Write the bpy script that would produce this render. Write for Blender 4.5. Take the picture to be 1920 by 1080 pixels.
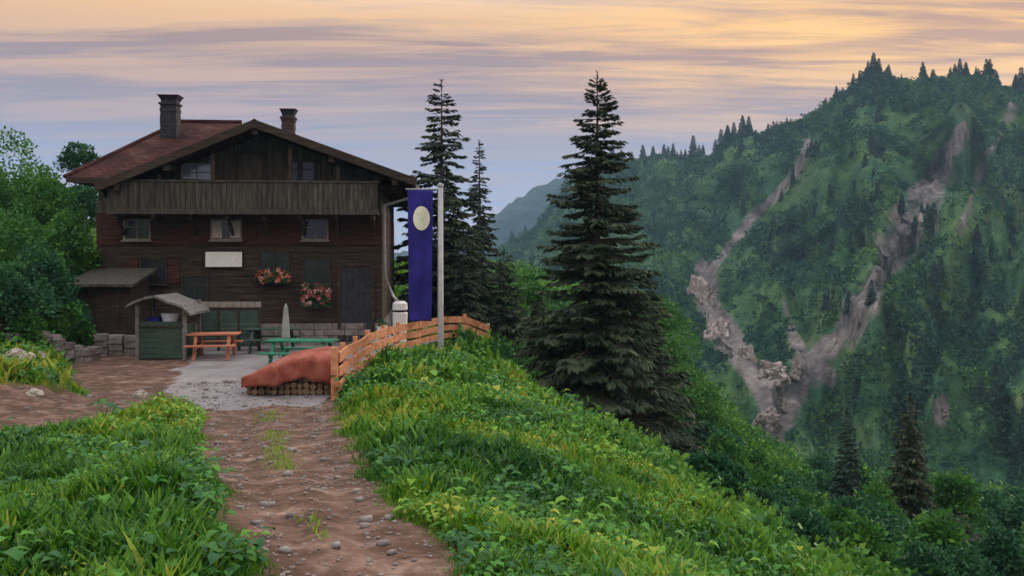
import bpy, math, random
import numpy as np
from mathutils import Vector, Matrix, noise as mnoise
R = math.radians
random.seed(7); RNG = np.random.default_rng(7)
for o in list(bpy.data.objects): bpy.data.objects.remove(o)
S = bpy.context.scene; COL = S.collection

# ------------------------------------------------------------------ camera
F = 1663.0; HY = 470.0           # focal length in photo pixels, eye level row
cd = bpy.data.cameras.new('camera'); cam = bpy.data.objects.new('camera', cd); COL.objects.link(cam)
cam.location = (0, 0, 0); cam.rotation_euler = (R(90), 0, 0)
cd.sensor_width = 36; cd.lens = F/1920*36; cd.shift_y = -(540-HY)/1920
cd.clip_start = 0.05; cd.clip_end = 12000
S.camera = cam
def W(px, py, D): return Vector(((px-960)*D/F, D, (HY-py)*D/F))

# ------------------------------------------------------------------ sky, sun, exposure
SUN_EL, SUN_AZ = 16.0, 48.0      # azimuth measured from the view axis towards the right
wd = bpy.data.worlds.new('World'); S.world = wd; wd.use_nodes = True
nt = wd.node_tree; nt.nodes.clear()
def N(t, **k):
    n = nt.nodes.new(t)
    for a, b in k.items(): setattr(n, a, b)
    return n
def mth(op, a, b=None, c=None, clamp=False):
    n = N('ShaderNodeMath', operation=op, use_clamp=clamp)
    for i, x in enumerate((a, b, c)):
        if x is None: continue
        if isinstance(x, (int, float)): n.inputs[i].default_value = x
        else: nt.links.new(x, n.inputs[i])
    return n.outputs[0]
def mixc(f, a, b, mode='MIX'):
    n = N('ShaderNodeMix', data_type='RGBA', blend_type=mode)
    for s, x in ((0, f), (6, a), (7, b)):
        if isinstance(x, (int, float)): n.inputs[s].default_value = x
        elif isinstance(x, tuple): n.inputs[s].default_value = (*x, 1)
        else: nt.links.new(x, n.inputs[s])
    return n.outputs[2]
def ramp(f, stops, interp='LINEAR'):
    n = N('ShaderNodeValToRGB'); cr = n.color_ramp; cr.interpolation = interp
    while len(cr.elements) < len(stops): cr.elements.new(0.5)
    for e, (p, c) in zip(cr.elements, stops): e.position = p; e.color = (*c, 1) if len(c) == 3 else c
    nt.links.new(f, n.inputs[0]); return n.outputs[0]
tc = N('ShaderNodeTexCoord'); sp = N('ShaderNodeSeparateXYZ'); nt.links.new(tc.outputs['Generated'], sp.inputs[0])
dx, dy, dz = sp.outputs
den = mth('ADD', mth('MAXIMUM', dz, 0.0), 0.06)
cx = mth('DIVIDE', dx, den); cy = mth('DIVIDE', dy, den)
def nz(sx, sy, sc, det, rough, off, dist=0.0):
    c = N('ShaderNodeCombineXYZ'); nt.links.new(mth('MULTIPLY', cx, sx), c.inputs[0]); nt.links.new(mth('MULTIPLY', cy, sy), c.inputs[1]); c.inputs[2].default_value = off
    n = N('ShaderNodeTexNoise'); n.inputs['Scale'].default_value = sc; n.inputs['Detail'].default_value = det; n.inputs['Roughness'].default_value = rough; n.inputs['Distortion'].default_value = dist
    nt.links.new(c.outputs[0], n.inputs['Vector']); return n.outputs['Fac']
n1 = nz(0.42, 2.1, 1.0, 7, 0.55, 3.1, 0.9)      # long streaks
n2 = nz(0.9, 5.0, 1.1, 8, 0.6, 9.7, 1.2)       # finer wisps
# clear sky colour by elevation (direction z)
base = ramp(mth('MULTIPLY', dz, 1.0), [(0.0, (0.36, 0.45, 0.68)), (0.07, (0.33, 0.39, 0.60)), (0.14, (0.315, 0.285, 0.37)),
        (0.19, (0.35, 0.255, 0.28)), (0.23, (0.42, 0.26, 0.22)), (0.40, (1.1, 1.0, 0.9)), (1.0, (1.9, 1.95, 2.0))])
cloudc = ramp(mth('MULTIPLY', dz, 1.0), [(0.0, (0.46, 0.47, 0.60)), (0.12, (0.42, 0.34, 0.40)), (0.18, (0.62, 0.39, 0.30)), (0.25, (0.92, 0.54, 0.25)), (0.40, (1.5, 1.3, 1.1)), (1.0, (2.4, 2.35, 2.3))])
msk = ramp(mth('ADD', mth('MULTIPLY', n1, 0.65), mth('MULTIPLY', n2, 0.35)), [(0.43, (0, 0, 0)), (0.57, (1, 1, 1))])
skyc = mixc(msk, base, cloudc)
# glow of the sunset towards the right
glow = ramp(mth('ADD', mth('MULTIPLY', dx, 0.75), mth('MULTIPLY', dy, 0.66)), [(0.62, (0, 0, 0)), (0.95, (1, 1, 1))])
el = ramp(dz, [(0.09, (0, 0, 0)), (0.22, (1, 1, 1)), (0.5, (0.2, 0.2, 0.2))])
gm = mth('MULTIPLY', mth('MULTIPLY', glow, el), 0.97)
skyc = mixc(gm, skyc, mixc(msk, (0.62, 0.32, 0.17), (1.35, 0.74, 0.15)))
sk = N('ShaderNodeTexSky', sky_type='NISHITA'); sk.sun_disc = False
sk.sun_elevation = R(SUN_EL); sk.sun_rotation = R(SUN_AZ); sk.altitude = 1500
skys = mixc(1.0, skyc, (10.0, 10.0, 10.0), 'MULTIPLY')
mixn = mixc(0.08, skys, sk.outputs[0])
bg = N('ShaderNodeBackground'); bg.inputs[1].default_value = 0.1; nt.links.new(mixn, bg.inputs[0])
wo = N('ShaderNodeOutputWorld'); nt.links.new(bg.outputs[0], wo.inputs[0])
sl = bpy.data.lights.new('sun', 'SUN'); sun = bpy.data.objects.new('sun', sl); COL.objects.link(sun)
sl.energy = 1.7; sl.angle = R(12); sl.color = (1.0, 0.82, 0.62)
sv = Vector((math.sin(R(SUN_AZ))*math.cos(R(SUN_EL)), math.cos(R(SUN_AZ))*math.cos(R(SUN_EL)), math.sin(R(SUN_EL))))
sun.rotation_euler = (-sv).to_track_quat('-Z', 'Y').to_euler(); sun.location = (0, 0, 60)
vs = S.view_settings; vs.view_transform = 'Standard'; vs.look = 'None'; vs.exposure = 0.15; vs.gamma = 1
S.render.resolution_x = 1024; S.render.resolution_y = 576

# ------------------------------------------------------------------ materials
def mat(name, cols, scale=3.0, detail=6, rough=0.85, bump=0.3, bscale=None, vec='Object', stretch=(1, 1, 1), tint=None, transl=0.0, spec=0.25, metallic=0.0, bdist=0.02, extra=None):
    """cols: list of (pos, rgb). tint: name of a point attribute replacing the noise."""
    m = bpy.data.materials.new(name); m.use_nodes = True; t = m.node_tree; t.nodes.clear()
    out = t.nodes.new('ShaderNodeOutputMaterial'); b = t.nodes.new('ShaderNodeBsdfPrincipled')
    co = t.nodes.new('ShaderNodeTexCoord'); mp = t.nodes.new('ShaderNodeMapping'); mp.inputs['Scale'].default_value = stretch
    t.links.new(co.outputs[vec], mp.inputs[0])
    nn = t.nodes.new('ShaderNodeTexNoise'); nn.inputs['Scale'].default_value = scale; nn.inputs['Detail'].default_value = detail; nn.inputs['Roughness'].default_value = 0.62
    t.links.new(mp.outputs[0], nn.inputs['Vector'])
    r = t.nodes.new('ShaderNodeValToRGB'); cr = r.color_ramp
    while len(cr.elements) < len(cols): cr.elements.new(0.5)
    for e, (p, c) in zip(cr.elements, cols): e.position = p; e.color = (*c, 1)
    if tint:
        a = t.nodes.new('ShaderNodeAttribute'); a.attribute_name = tint; t.links.new(a.outputs['Fac'], r.inputs[0])
    else: t.links.new(nn.outputs['Fac'], r.inputs[0])
    t.links.new(r.outputs[0], b.inputs['Base Color'])
    b.inputs['Roughness'].default_value = rough; b.inputs['Specular IOR Level'].default_value = spec; b.inputs['Metallic'].default_value = metallic
    if bump:
        n2 = t.nodes.new('ShaderNodeTexNoise'); n2.inputs['Scale'].default_value = bscale or scale*4; n2.inputs['Detail'].default_value = 8
        t.links.new(mp.outputs[0], n2.inputs['Vector'])
        bp = t.nodes.new('ShaderNodeBump'); bp.inputs['Strength'].default_value = bump; bp.inputs['Distance'].default_value = bdist
        t.links.new(n2.outputs['Fac'], bp.inputs['Height']); t.links.new(bp.outputs[0], b.inputs['Normal'])
    sh = b.outputs[0]
    if transl:
        tr = t.nodes.new('ShaderNodeBsdfTranslucent'); t.links.new(r.outputs[0], tr.inputs[0]); mx = t.nodes.new('ShaderNodeMixShader'); mx.inputs[0].default_value = transl
        t.links.new(sh, mx.inputs[1]); t.links.new(tr.outputs[0], mx.inputs[2]); sh = mx.outputs[0]
    t.links.new(sh, out.inputs[0])
    if extra: extra(t, b, co, r, nn)
    return m
wst = (1, 1, 6)
M = {}
M['dark_wood'] = mat('dark_wood', [(0.3, (0.013, 0.009, 0.008)), (0.52, (0.040, 0.028, 0.022)), (0.75, (0.085, 0.060, 0.048))], 2.0, stretch=(0.6, 0.6, 7), bump=0.5)
M['red_wood'] = mat('red_wood', [(0.3, (0.022, 0.010, 0.009)), (0.55, (0.058, 0.024, 0.018)), (0.75, (0.095, 0.038, 0.028))], 2.0, stretch=(0.6, 0.6, 7), bump=0.5)
M['grey_wood'] = mat('grey_wood', [(0.3, (0.018, 0.016, 0.014)), (0.52, (0.055, 0.050, 0.044)), (0.72, (0.105, 0.10, 0.088))], 2.2, stretch=(5, 5, 0.6), bump=0.5)
M['pale_wood'] = mat('pale_wood', [(0.3, (0.12, 0.10, 0.09)), (0.7, (0.28, 0.25, 0.23))], 3, stretch=(4, 4, 0.7), bump=0.4)
M['weathered'] = mat('weathered', [(0.3, (0.06, 0.055, 0.055)), (0.7, (0.21, 0.20, 0.20))], 3, stretch=(4, 4, 0.7), bump=0.6)
M['log'] = mat('log', [(0.3, (0.07, 0.045, 0.03)), (0.7, (0.24, 0.17, 0.11))], 5, bump=0.8)
M['fence_wood'] = mat('fence_wood', [(0.28, (0.28, 0.10, 0.05)), (0.5, (0.50, 0.21, 0.11)), (0.72, (0.66, 0.37, 0.21))], 2.5, stretch=(2, 2, 2), bump=0.4)
M['stone'] = mat('stone', [(0.3, (0.10, 0.085, 0.09)), (0.7, (0.26, 0.23, 0.225))], 4, bump=0.7)
M['iron'] = mat('iron', [(0.3, (0.015, 0.015, 0.02)), (0.7, (0.04, 0.04, 0.05))], 6, rough=0.7, spec=0.2)
M['slate'] = mat('slate', [(0.3, (0.03, 0.02, 0.025)), (0.7, (0.09, 0.06, 0.06))], 6, bump=.6)
M['zinc'] = mat('zinc', [(0.3, (0.22, 0.22, 0.24)), (0.7, (0.38, 0.38, 0.40))], 5, rough=0.5, spec=0.5, bump=0.1)
M['white'] = mat('white', [(0.3, (0.66, 0.65, 0.66)), (0.7, (0.82, 0.81, 0.80))], 5, rough=0.6, bump=0.1)
M['curtain'] = mat('curtain', [(0.3, (0.42, 0.36, 0.34)), (0.7, (0.66, 0.58, 0.54))], 4, stretch=(8, 8, 1), rough=0.9)
M['glass'] = mat('glass', [(0.3, (0.01, 0.012, 0.015)), (0.7, (0.03, 0.035, 0.045))], 1.5, rough=0.12, spec=0.5, bump=0)
M['glass_pale'] = mat('glass_pale', [(0.3, (0.16, 0.20, 0.28)), (0.7, (0.26, 0.30, 0.38))], 1.5, rough=0.08, spec=0.9, bump=0)
M['green_paint'] = mat('green_paint', [(0.3, (0.012, 0.10, 0.065)), (0.7, (0.03, 0.20, 0.13))], 3, rough=0.6, bump=0.15)
M['dark_green'] = mat('dark_green', [(0.3, (0.02, 0.04, 0.035)), (0.7, (0.05, 0.085, 0.07))], 3, rough=0.7)
M['cloth_cream'] = mat('cloth_cream', [(0.3, (0.16, 0.18, 0.17)), (0.7, (0.32, 0.34, 0.32))], 5, rough=0.9)
M['red_tarp'] = mat('red_tarp', [(0.3, (0.13, 0.040, 0.030)), (0.5, (0.27, 0.070, 0.050)), (0.70, (0.34, 0.14, 0.10))], 2.6, rough=0.75, spec=.15, bump=0.5, bscale=3, bdist=0.05)
M['flag'] = mat('flag', [(0.3, (0.018, 0.015, 0.17)), (0.7, (0.045, 0.032, 0.31))], 2, rough=0.8, transl=0.25)
M['emblem'] = mat('emblem', [(0.3, (0.62, 0.61, 0.46)), (0.7, (0.84, 0.83, 0.70))], 3, rough=0.8)
M['basin'] = mat('basin', [(0.3, (0.50, 0.56, 0.72)), (0.7, (0.72, 0.77, 0.88))], 3, rough=0.5)
M['pot'] = mat('pot', [(0.3, (0.30, 0.10, 0.06)), (0.7, (0.42, 0.17, 0.10))], 5)
M['flower_red'] = mat('flower_red', [(0.0, (0.62, 0.06, 0.04)), (0.6, (0.80, 0.25, 0.16)), (1.0, (0.9, 0.62, 0.55))], tint='tint', bump=0, transl=0.2)
M['flower_pink'] = mat('flower_pink', [(0.0, (0.50, 0.06, 0.09)), (0.5, (0.75, 0.22, 0.26)), (1.0, (0.85, 0.55, 0.55))], tint='tint', bump=0, transl=0.2)
M['spruce'] = mat('spruce', [(0.0, (0.010, 0.018, 0.013)), (0.45, (0.022, 0.040, 0.024)), (0.8, (0.042, 0.062, 0.030)), (1.0, (0.075, 0.090, 0.038))], tint='tint', bump=0, transl=0.12, rough=0.75)
M['spruce_blue'] = mat('spruce_blue', [(0.0, (0.010, 0.030, 0.030)), (0.5, (0.022, 0.055, 0.045)), (1.0, (0.05, 0.10, 0.06))], tint='tint', bump=0, transl=0.12, rough=0.75)
M['bark'] = mat('bark', [(0.3, (0.05, 0.035, 0.03)), (0.7, (0.13, 0.10, 0.085))], 6, stretch=(2, 2, 0.5), bump=0.8)
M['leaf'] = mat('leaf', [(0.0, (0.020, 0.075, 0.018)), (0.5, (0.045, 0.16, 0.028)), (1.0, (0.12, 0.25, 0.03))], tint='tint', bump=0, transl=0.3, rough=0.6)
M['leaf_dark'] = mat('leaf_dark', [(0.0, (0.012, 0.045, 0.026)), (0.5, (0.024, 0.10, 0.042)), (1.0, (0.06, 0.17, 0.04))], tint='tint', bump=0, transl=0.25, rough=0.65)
M['grass'] = mat('grass', [(0.0, (0.016, 0.075, 0.014)), (0.42, (0.058, 0.18, 0.012)), (0.80, (0.13, 0.27, 0.016)), (1.0, (0.27, 0.30, 0.04))], tint='tint', bump=0, transl=0.35, rough=0.6)
M['herb'] = mat('herb', [(0.0, (0.014, 0.09, 0.022)), (0.5, (0.055, 0.21, 0.018)), (0.9, (0.15, 0.31, 0.018)), (1.0, (0.28, 0.32, 0.03))], tint='tint', bump=0, transl=0.3, rough=0.5)
M['mount_shrub'] = mat('mount_shrub', [(0.0, (0.006, 0.030, 0.026)), (0.45, (0.015, 0.062, 0.038)), (0.8, (0.045, 0.125, 0.036)), (1.0, (0.09, 0.18, 0.03))], tint='tint', bump=0, transl=0.15)
M['rock'] = mat('rock', [(0.34, (0.05, 0.055, 0.04)), (0.44, (0.17, 0.135, 0.13)), (0.55, (0.28, 0.235, 0.22)), (0.68, (0.42, 0.38, 0.35))], 3.2, detail=9, bump=1.0, bscale=9, bdist=0.2, stretch=(1,1,.45))
M['boulder'] = mat('boulder', [(0.3, (0.22, 0.19, 0.17)), (0.7, (0.45, 0.41, 0.36))], 4, bump=0.8)
def ground_mat(name, gcols, pcols, gs, ps, bump, bscale, bdist, attr='bare'):
    def ex(t, b, co, r, nn):
        n = t.nodes.new('ShaderNodeTexNoise'); n.inputs['Scale'].default_value = ps; n.inputs['Detail'].default_value = 9; n.inputs['Roughness'].default_value = 0.65
        t.links.new(co.outputs['Object'], n.inputs['Vector'])
        r2 = t.nodes.new('ShaderNodeValToRGB'); cr = r2.color_ramp
        while len(cr.elements) < len(pcols): cr.elements.new(0.5)
        for e, (p, c) in zip(cr.elements, pcols): e.position = p; e.color = (*c, 1)
        t.links.new(n.outputs['Fac'], r2.inputs[0])
        a = t.nodes.new('ShaderNodeAttribute'); a.attribute_name = attr
        mm = t.nodes.new('ShaderNodeMath'); mm.operation = 'MULTIPLY_ADD'; t.links.new(n.outputs['Fac'], mm.inputs[0]); mm.inputs[1].default_value = 1.2; t.links.new(a.outputs['Fac'], mm.inputs[2])
        sm = t.nodes.new('ShaderNodeMapRange'); sm.inputs[1].default_value = 0.95; sm.inputs[2].default_value = 1.25; t.links.new(mm.outputs[0], sm.inputs[0])
        mx = t.nodes.new('ShaderNodeMix'); mx.data_type = 'RGBA'; t.links.new(sm.outputs[0], mx.inputs[0]); t.links.new(r.outputs[0], mx.inputs[6]); t.links.new(r2.outputs[0], mx.inputs[7])
        t.links.new(mx.outputs[2], b.inputs['Base Color'])
    return mat(name, gcols, gs, bump=bump, bscale=bscale, bdist=bdist, extra=ex, rough=0.95, spec=0.1)
DIRT = [(0.32, (0.035, 0.021, 0.015)), (0.46, (0.090, 0.052, 0.040)), (0.57, (0.145, 0.088, 0.070)), (0.72, (0.27, 0.19, 0.155))]
M['soil'] = ground_mat('soil', [(0.3, (0.025, 0.06, 0.015)), (0.7, (0.075, 0.13, 0.025))], DIRT, 1.5, 2.6, 0.6, 7, 0.06)
M['path'] = ground_mat('path', [(0.3, (0.16, 0.11, 0.075)), (0.7, (0.26, 0.19, 0.12))], DIRT, 1.5, 2.6, 0.9, 11, 0.05)
M['paving'] = ground_mat('paving', [(0.3, (0.15, 0.135, 0.145)), (0.7, (0.26, 0.235, 0.25))], [(0.3, (0.13, 0.12, 0.125)), (0.7, (0.25, 0.23, 0.245))], 1.0, 2.0, 0.5, 9, 0.03)
SCREE = [(0.32, (0.045, 0.045, 0.045)), (0.48, (0.12, 0.105, 0.108)), (0.6, (0.19, 0.163, 0.16)), (0.72, (0.32, 0.285, 0.265))]
M['mountain'] = ground_mat('mountain', [(0.25, (0.010, 0.038, 0.026)), (0.45, (0.026, 0.076, 0.036)), (0.6, (0.062, 0.12, 0.038)), (0.8, (0.13, 0.135, 0.095))], SCREE, 0.06, 0.13, 1.0, 0.35, 2.5)
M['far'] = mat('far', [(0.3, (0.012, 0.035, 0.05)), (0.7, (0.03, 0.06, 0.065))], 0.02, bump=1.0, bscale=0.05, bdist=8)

# roof shingles: courses with uneven pieces
def shingle():
    def ex(t, b, co, r, nn):
        br = t.nodes.new('ShaderNodeTexBrick'); br.inputs['Scale'].default_value = 1.0; br.inputs['Brick Width'].default_value = 0.22; br.inputs['Row Height'].default_value = 0.11
        br.inputs['Mortar Size'].default_value = 0.008; br.inputs['Color1'].default_value = (0.75, 0.75, 0.75, 1); br.inputs['Color2'].default_value = (1.25, 1.2, 1.2, 1); br.inputs['Mortar'].default_value = (0.3, 0.3, 0.3, 1)
        sx = t.nodes.new('ShaderNodeSeparateXYZ'); t.links.new(co.outputs['Object'], sx.inputs[0])
        ad = t.nodes.new('ShaderNodeMath'); ad.operation = 'ADD'; t.links.new(sx.outputs[0], ad.inputs[0]); t.links.new(sx.outputs[1], ad.inputs[1])
        cb = t.nodes.new('ShaderNodeCombineXYZ'); t.links.new(ad.outputs[0], cb.inputs[0]); t.links.new(sx.outputs[2], cb.inputs[1]); t.links.new(cb.outputs[0], br.inputs['Vector'])
        mx = t.nodes.new('ShaderNodeMix'); mx.data_type = 'RGBA'; mx.blend_type = 'MULTIPLY'; mx.inputs[0].default_value = 1
        t.links.new(r.outputs[0], mx.inputs[6]); t.links.new(br.outputs['Color'], mx.inputs[7]); t.links.new(mx.outputs[2], b.inputs['Base Color'])
        bp = t.nodes.new('ShaderNodeBump'); bp.inputs['Distance'].default_value = 0.03; t.links.new(br.outputs['Fac'], bp.inputs['Height']); bp.invert = True; t.links.new(bp.outputs[0], b.inputs['Normal'])
    return mat('shingle', [(0.3, (0.018, 0.011, 0.011)), (0.5, (0.055, 0.020, 0.018)), (0.72, (0.095, 0.052, 0.046))], 0.9, bump=0, extra=ex, rough=0.9, spec=0.08)
M['shingle'] = shingle()

# ------------------------------------------------------------------ mesh helpers
ORG = {}
class MB:
    def __init__(s): s.v = []; s.f = []; s.t = []
    def add(s, vs, fs, tint=None):
        n = len(s.v); s.v += [tuple(v) for v in vs]; s.f += [tuple(n+i for i in f) for f in fs]
        s.t += [tint if tint is not None else random.random()]*len(vs)
        return s
    def box(s, x0, x1, y0, y1, z0, z1):
        return s.add([(x0,y0,z0),(x1,y0,z0),(x1,y1,z0),(x0,y1,z0),(x0,y0,z1),(x1,y0,z1),(x1,y1,z1),(x0,y1,z1)],
                     [(0,3,2,1),(4,5,6,7),(0,1,5,4),(1,2,6,5),(2,3,7,6),(3,0,4,7)])
    def beam(s, p, q, w, h, up=(0,0,1)):
        p, q = Vector(p), Vector(q); d = (q-p).normalized(); u = Vector(up); sd = d.cross(u)
        if sd.length < 1e-4: sd = d.cross(Vector((1,0,0)))
        sd.normalize(); u = sd.cross(d).normalized(); vs = []
        for c in (p, q):
            for a, b in ((-1,-1),(1,-1),(1,1),(-1,1)): vs.append(c+sd*(a*w/2)+u*(b*h/2))
        return s.add(vs, [(3,2,1,0),(4,5,6,7),(0,1,5,4),(1,2,6,5),(2,3,7,6),(3,0,4,7)])
    def tube(s, pts, rads, n=10, cap=True):
        pts = [Vector(p) for p in pts]; rings = []; base = len(s.v); vs = []; fs = []
        for i, p in enumerate(pts):
            d = (pts[min(i+1, len(pts)-1)]-pts[max(i-1, 0)]).normalized()
            a = d.orthogonal().normalized() if abs(d.z) < 0.99 else Vector((1,0,0)); b = d.cross(a).normalized(); a = b.cross(d)
            for k in range(n):
                an = 2*math.pi*k/n; vs.append(p+(a*math.cos(an)+b*math.sin(an))*rads[i])
        for i in range(len(pts)-1):
            for k in range(n):
                k2 = (k+1) % n; fs.append((i*n+k, i*n+k2, (i+1)*n+k2, (i+1)*n+k))
        if cap: fs.append(tuple(range(n))[::-1]); fs.append(tuple((len(pts)-1)*n+k for k in range(n)))
        return s.add(vs, fs)
    def prism(s, poly, y0, y1):       # polygon in x,z pushed from y0 to y1
        n = len(poly); vs = [(x, y0, z) for x, z in poly]+[(x, y1, z) for x, z in poly]
        return s.add(vs, [tuple(range(n)), tuple(range(n, 2*n))[::-1]]+[(i, i+n, (i+1)%n+n, (i+1)%n) for i in range(n)])
    def build(s, name, m, parent=None, origin=None, smooth=False):
        o = Vector(origin) if origin is not None else (ORG[parent.name] if parent else Vector((0,0,0)))
        me = bpy.data.meshes.new(name); me.from_pydata([(v[0]-o[0], v[1]-o[1], v[2]-o[2]) for v in s.v], [], s.f); me.update()
        a = me.attributes.new('tint', 'FLOAT', 'POINT'); a.data.foreach_set('value', s.t)
        if smooth: me.polygons.foreach_set('use_smooth', [True]*len(me.polygons))
        me.materials.append(m if not isinstance(m, str) else M[m])
        ob = bpy.data.objects.new(name, me); COL.objects.link(ob)
        if parent: ob.parent = parent
        else: ob.location = o
        ORG[ob.name] = o
        return ob
def npmesh(name, V, Q, m, parent=None, tint=None, loc=None, smooth=False, attrs=None):
    V = np.asarray(V, np.float32); Q = np.asarray(Q, np.int32); k = Q.shape[1]
    me = bpy.data.meshes.new(name); me.vertices.add(len(V)); me.vertices.foreach_set('co', V.ravel())
    me.loops.add(Q.size); me.loops.foreach_set('vertex_index', Q.ravel()); me.polygons.add(len(Q))
    me.polygons.foreach_set('loop_start', np.arange(0, Q.size, k, dtype=np.int32)); me.update(calc_edges=True)
    for nme, arr in (attrs or {}).items(): me.attributes.new(nme, 'FLOAT', 'POINT').data.foreach_set('value', np.asarray(arr, np.float32))
    if tint is not None: me.attributes.new('tint', 'FLOAT', 'POINT').data.foreach_set('value', np.asarray(tint, np.float32))
    if smooth: me.polygons.foreach_set('use_smooth', [True]*len(Q))
    me.materials.append(M[m]); ob = bpy.data.objects.new(name, me); COL.objects.link(ob)
    if parent: ob.parent = parent
    if loc is not None: ob.location = loc
    return ob
def tag(o, label=None, cat=None, group=None, kind=None):
    if label: o['label'] = label
    if cat: o['category'] = cat
    if group: o['group'] = group
    if kind: o['kind'] = kind
    return o
def thing(name, label, cat, loc=(0,0,0), rz=0, group=None):
    o = bpy.data.objects.new(name, None); COL.objects.link(o); o.location = loc; o.rotation_euler = (0,0,rz); o.empty_display_size = 0.3
    ORG[o.name] = Vector(loc); return tag(o, label, cat, group)
def dup(root, loc, rz=0, sc=1.0, label=None, group=None):
    r = root.copy(); COL.objects.link(r); r.location = loc; r.rotation_euler = (0,0,rz); r.scale = sc if not isinstance(sc, (int, float)) else (sc,)*3
    if label: r['label'] = label
    if group: r['group'] = group
    for ch in list(root.children):
        c = ch.copy(); COL.objects.link(c); c.parent = r
        for g in ch.children: d = g.copy(); COL.objects.link(d); d.parent = c
    return r
def vnoise(x, y, seed=0):
    x = np.asarray(x, float); y = np.asarray(y, float)
    xi = np.floor(x).astype(np.int64); yi = np.floor(y).astype(np.int64); xf = x-xi; yf = y-yi
    def h(a, b):
        n = (a*374761393+b*668265263+seed*1442695041) & 0x7fffffff; n = ((n ^ (n >> 13))*1274126177) & 0x7fffffff
        return ((n ^ (n >> 16)) & 0xffff)/65535.0
    u = xf*xf*(3-2*xf); v = yf*yf*(3-2*yf)
    return (h(xi,yi)*(1-u)+h(xi+1,yi)*u)*(1-v)+(h(xi,yi+1)*(1-u)+h(xi+1,yi+1)*u)*v
def fbm(x, y, seed=0, o=4):
    s = 0; a = 0.5
    for i in range(o): s = s+a*(vnoise(x*2**i, y*2**i, seed+i)-0.5); a *= 0.5
    return s*2

# ------------------------------------------------------------------ near ground
TZ = -3.22
CP = []
def cp(px, py, D): p = W(px, py, D); CP.append((p.x, p.y, p.z))
for a in [(0,1080,4.6),(240,1080,4.6),(480,1080,4.6),(700,1080,4.6),(900,1080,4.7),(0,960,6.2),(200,920,7.8),(400,905,7.9),(0,930,8.6),(160,870,11),(330,830,13),(60,800,14.6),
          (-300,810,14),(-600,950,8.6),(520,900,8.4),(620,1000,5.6),(500,790,15.5),(620,785,15.5),(800,720,19.5),(900,800,13),(850,900,8.6),(850,680,24),
          (920,652,31.5),(960,700,24),(1000,752,19.5),(1130,820,15.5),(1250,892,13),(1050,990,6.8),(1250,1075,6.4),(1420,1200,7),
          (1130,880,28),(1240,930,26),(1330,1020,15),(1550,1150,15),(1800,1300,13),(1600,1060,24),(1850,1100,22),(1750,1010,36),(1920,1020,42),
          (1000,650,45),(960,600,55),(1240,670,56),(1330,830,52),(1400,970,46),(1180,580,75),(1300,740,80),(1450,960,70),(1600,960,65),(1900,980,62),(1100,550,95),(1400,900,100),(1750,900,100),
          (0,710,18),(60,660,22),(0,640,24),(110,640,26),(0,560,27),(-150,620,20),(-400,600,20),(0,470,33),(80,500,36),(-200,420,34),(0,400,45),(150,480,46),(200,430,70),(-600,300,60),
          (700,520,70),(500,500,90),(850,540,70),(800,560,50)]: cp(*a)
for x, y, z in [(-15,25,TZ),(-12,22,TZ),(-9,20,TZ),(-7,19,TZ),(-4.6,22,TZ),(-9,26,TZ),(-5,27,TZ),(-14,30,TZ),(-9,31,TZ),(-5,31,TZ),(-4,35,TZ-.1),(-14,40,TZ),(-9,40,TZ),(-5,40,TZ-.1),
                (0,0,-1.65),(-4,-4,-1.6),(4,-4,-2.2),(-8,2,-1.6),(6,2,-2.8),(12,-4,-4.5),(-15,-3,-1.2),(20,8,-7.5),(40,0,-14)]: CP.append((x, y, z))
CP = np.array(CP)
_d = np.sqrt(((CP[:,None,:2]-CP[None,:,:2])**2).sum(-1)); n_ = len(CP)
A = np.zeros((n_+3, n_+3)); A[:n_,:n_] = -_d+np.eye(n_)*(-0.15)*-1; A[:n_,n_] = 1; A[:n_,n_+1:] = CP[:,:2]; A[n_:,:n_] = A[:n_,n_:].T
Wt = np.linalg.solve(A, np.concatenate([CP[:,2], [0,0,0]]))
def sdist(x, y, pl):               # distance to a polyline
    best = np.full(np.shape(x), 1e9)
    for (ax, ay), (bx, by) in zip(pl[:-1], pl[1:]):
        vx, vy = bx-ax, by-ay; t = np.clip(((x-ax)*vx+(y-ay)*vy)/(vx*vx+vy*vy), 0, 1)
        best = np.minimum(best, np.hypot(x-ax-t*vx, y-ay-t*vy))
    return best
def XY(px, D): return ((px-960)*D/F, D)
PATH_A = [XY(650,3.0), XY(675,4.6), XY(618,5.4), XY(590,6.3), XY(548,8.4), XY(515,11), XY(505,15), XY(500,19)]
PATH_B = [XY(-400,13.8), XY(0,15.4), XY(120,16.9), XY(300,19.5), XY(480,20.5)]
PATH_WA = 0.5
def wa(y): return np.interp(y, [4, 5.5, 8, 12, 16, 19], [0.31, 0.38, 0.54, 0.78, 0.98, 1.3])
def path_sd(x, y):                 # negative inside the path
    w = 0.22*fbm(x*1.3, y*1.3, 5, 3)
    a = sdist(x, y, PATH_A)-wa(y); b = sdist(x, y, PATH_B)-1.55*np.ones_like(y)
    return np.minimum(a, b)+w
TX0, TX1, TY0, TY1 = -13.3, -4.7, 18.6, 31.5
def fence_x(y): return np.interp(y, [18.9, 19.7, 24, 27.5, 31.5], [-3.9, -3.95, -3.95, -3.6, -2.5])
def terr_sd(x, y):
    cxr = fence_x(y)-0.15
    return np.maximum(np.maximum(-9.3-(y-19)*.52-x+0.9*fbm(y*0.7, y*0, 3, 2), x-cxr), np.maximum(18.0+0.35*fbm(x*0.9, x*0, 2, 3)-y, y-32.0))
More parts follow.
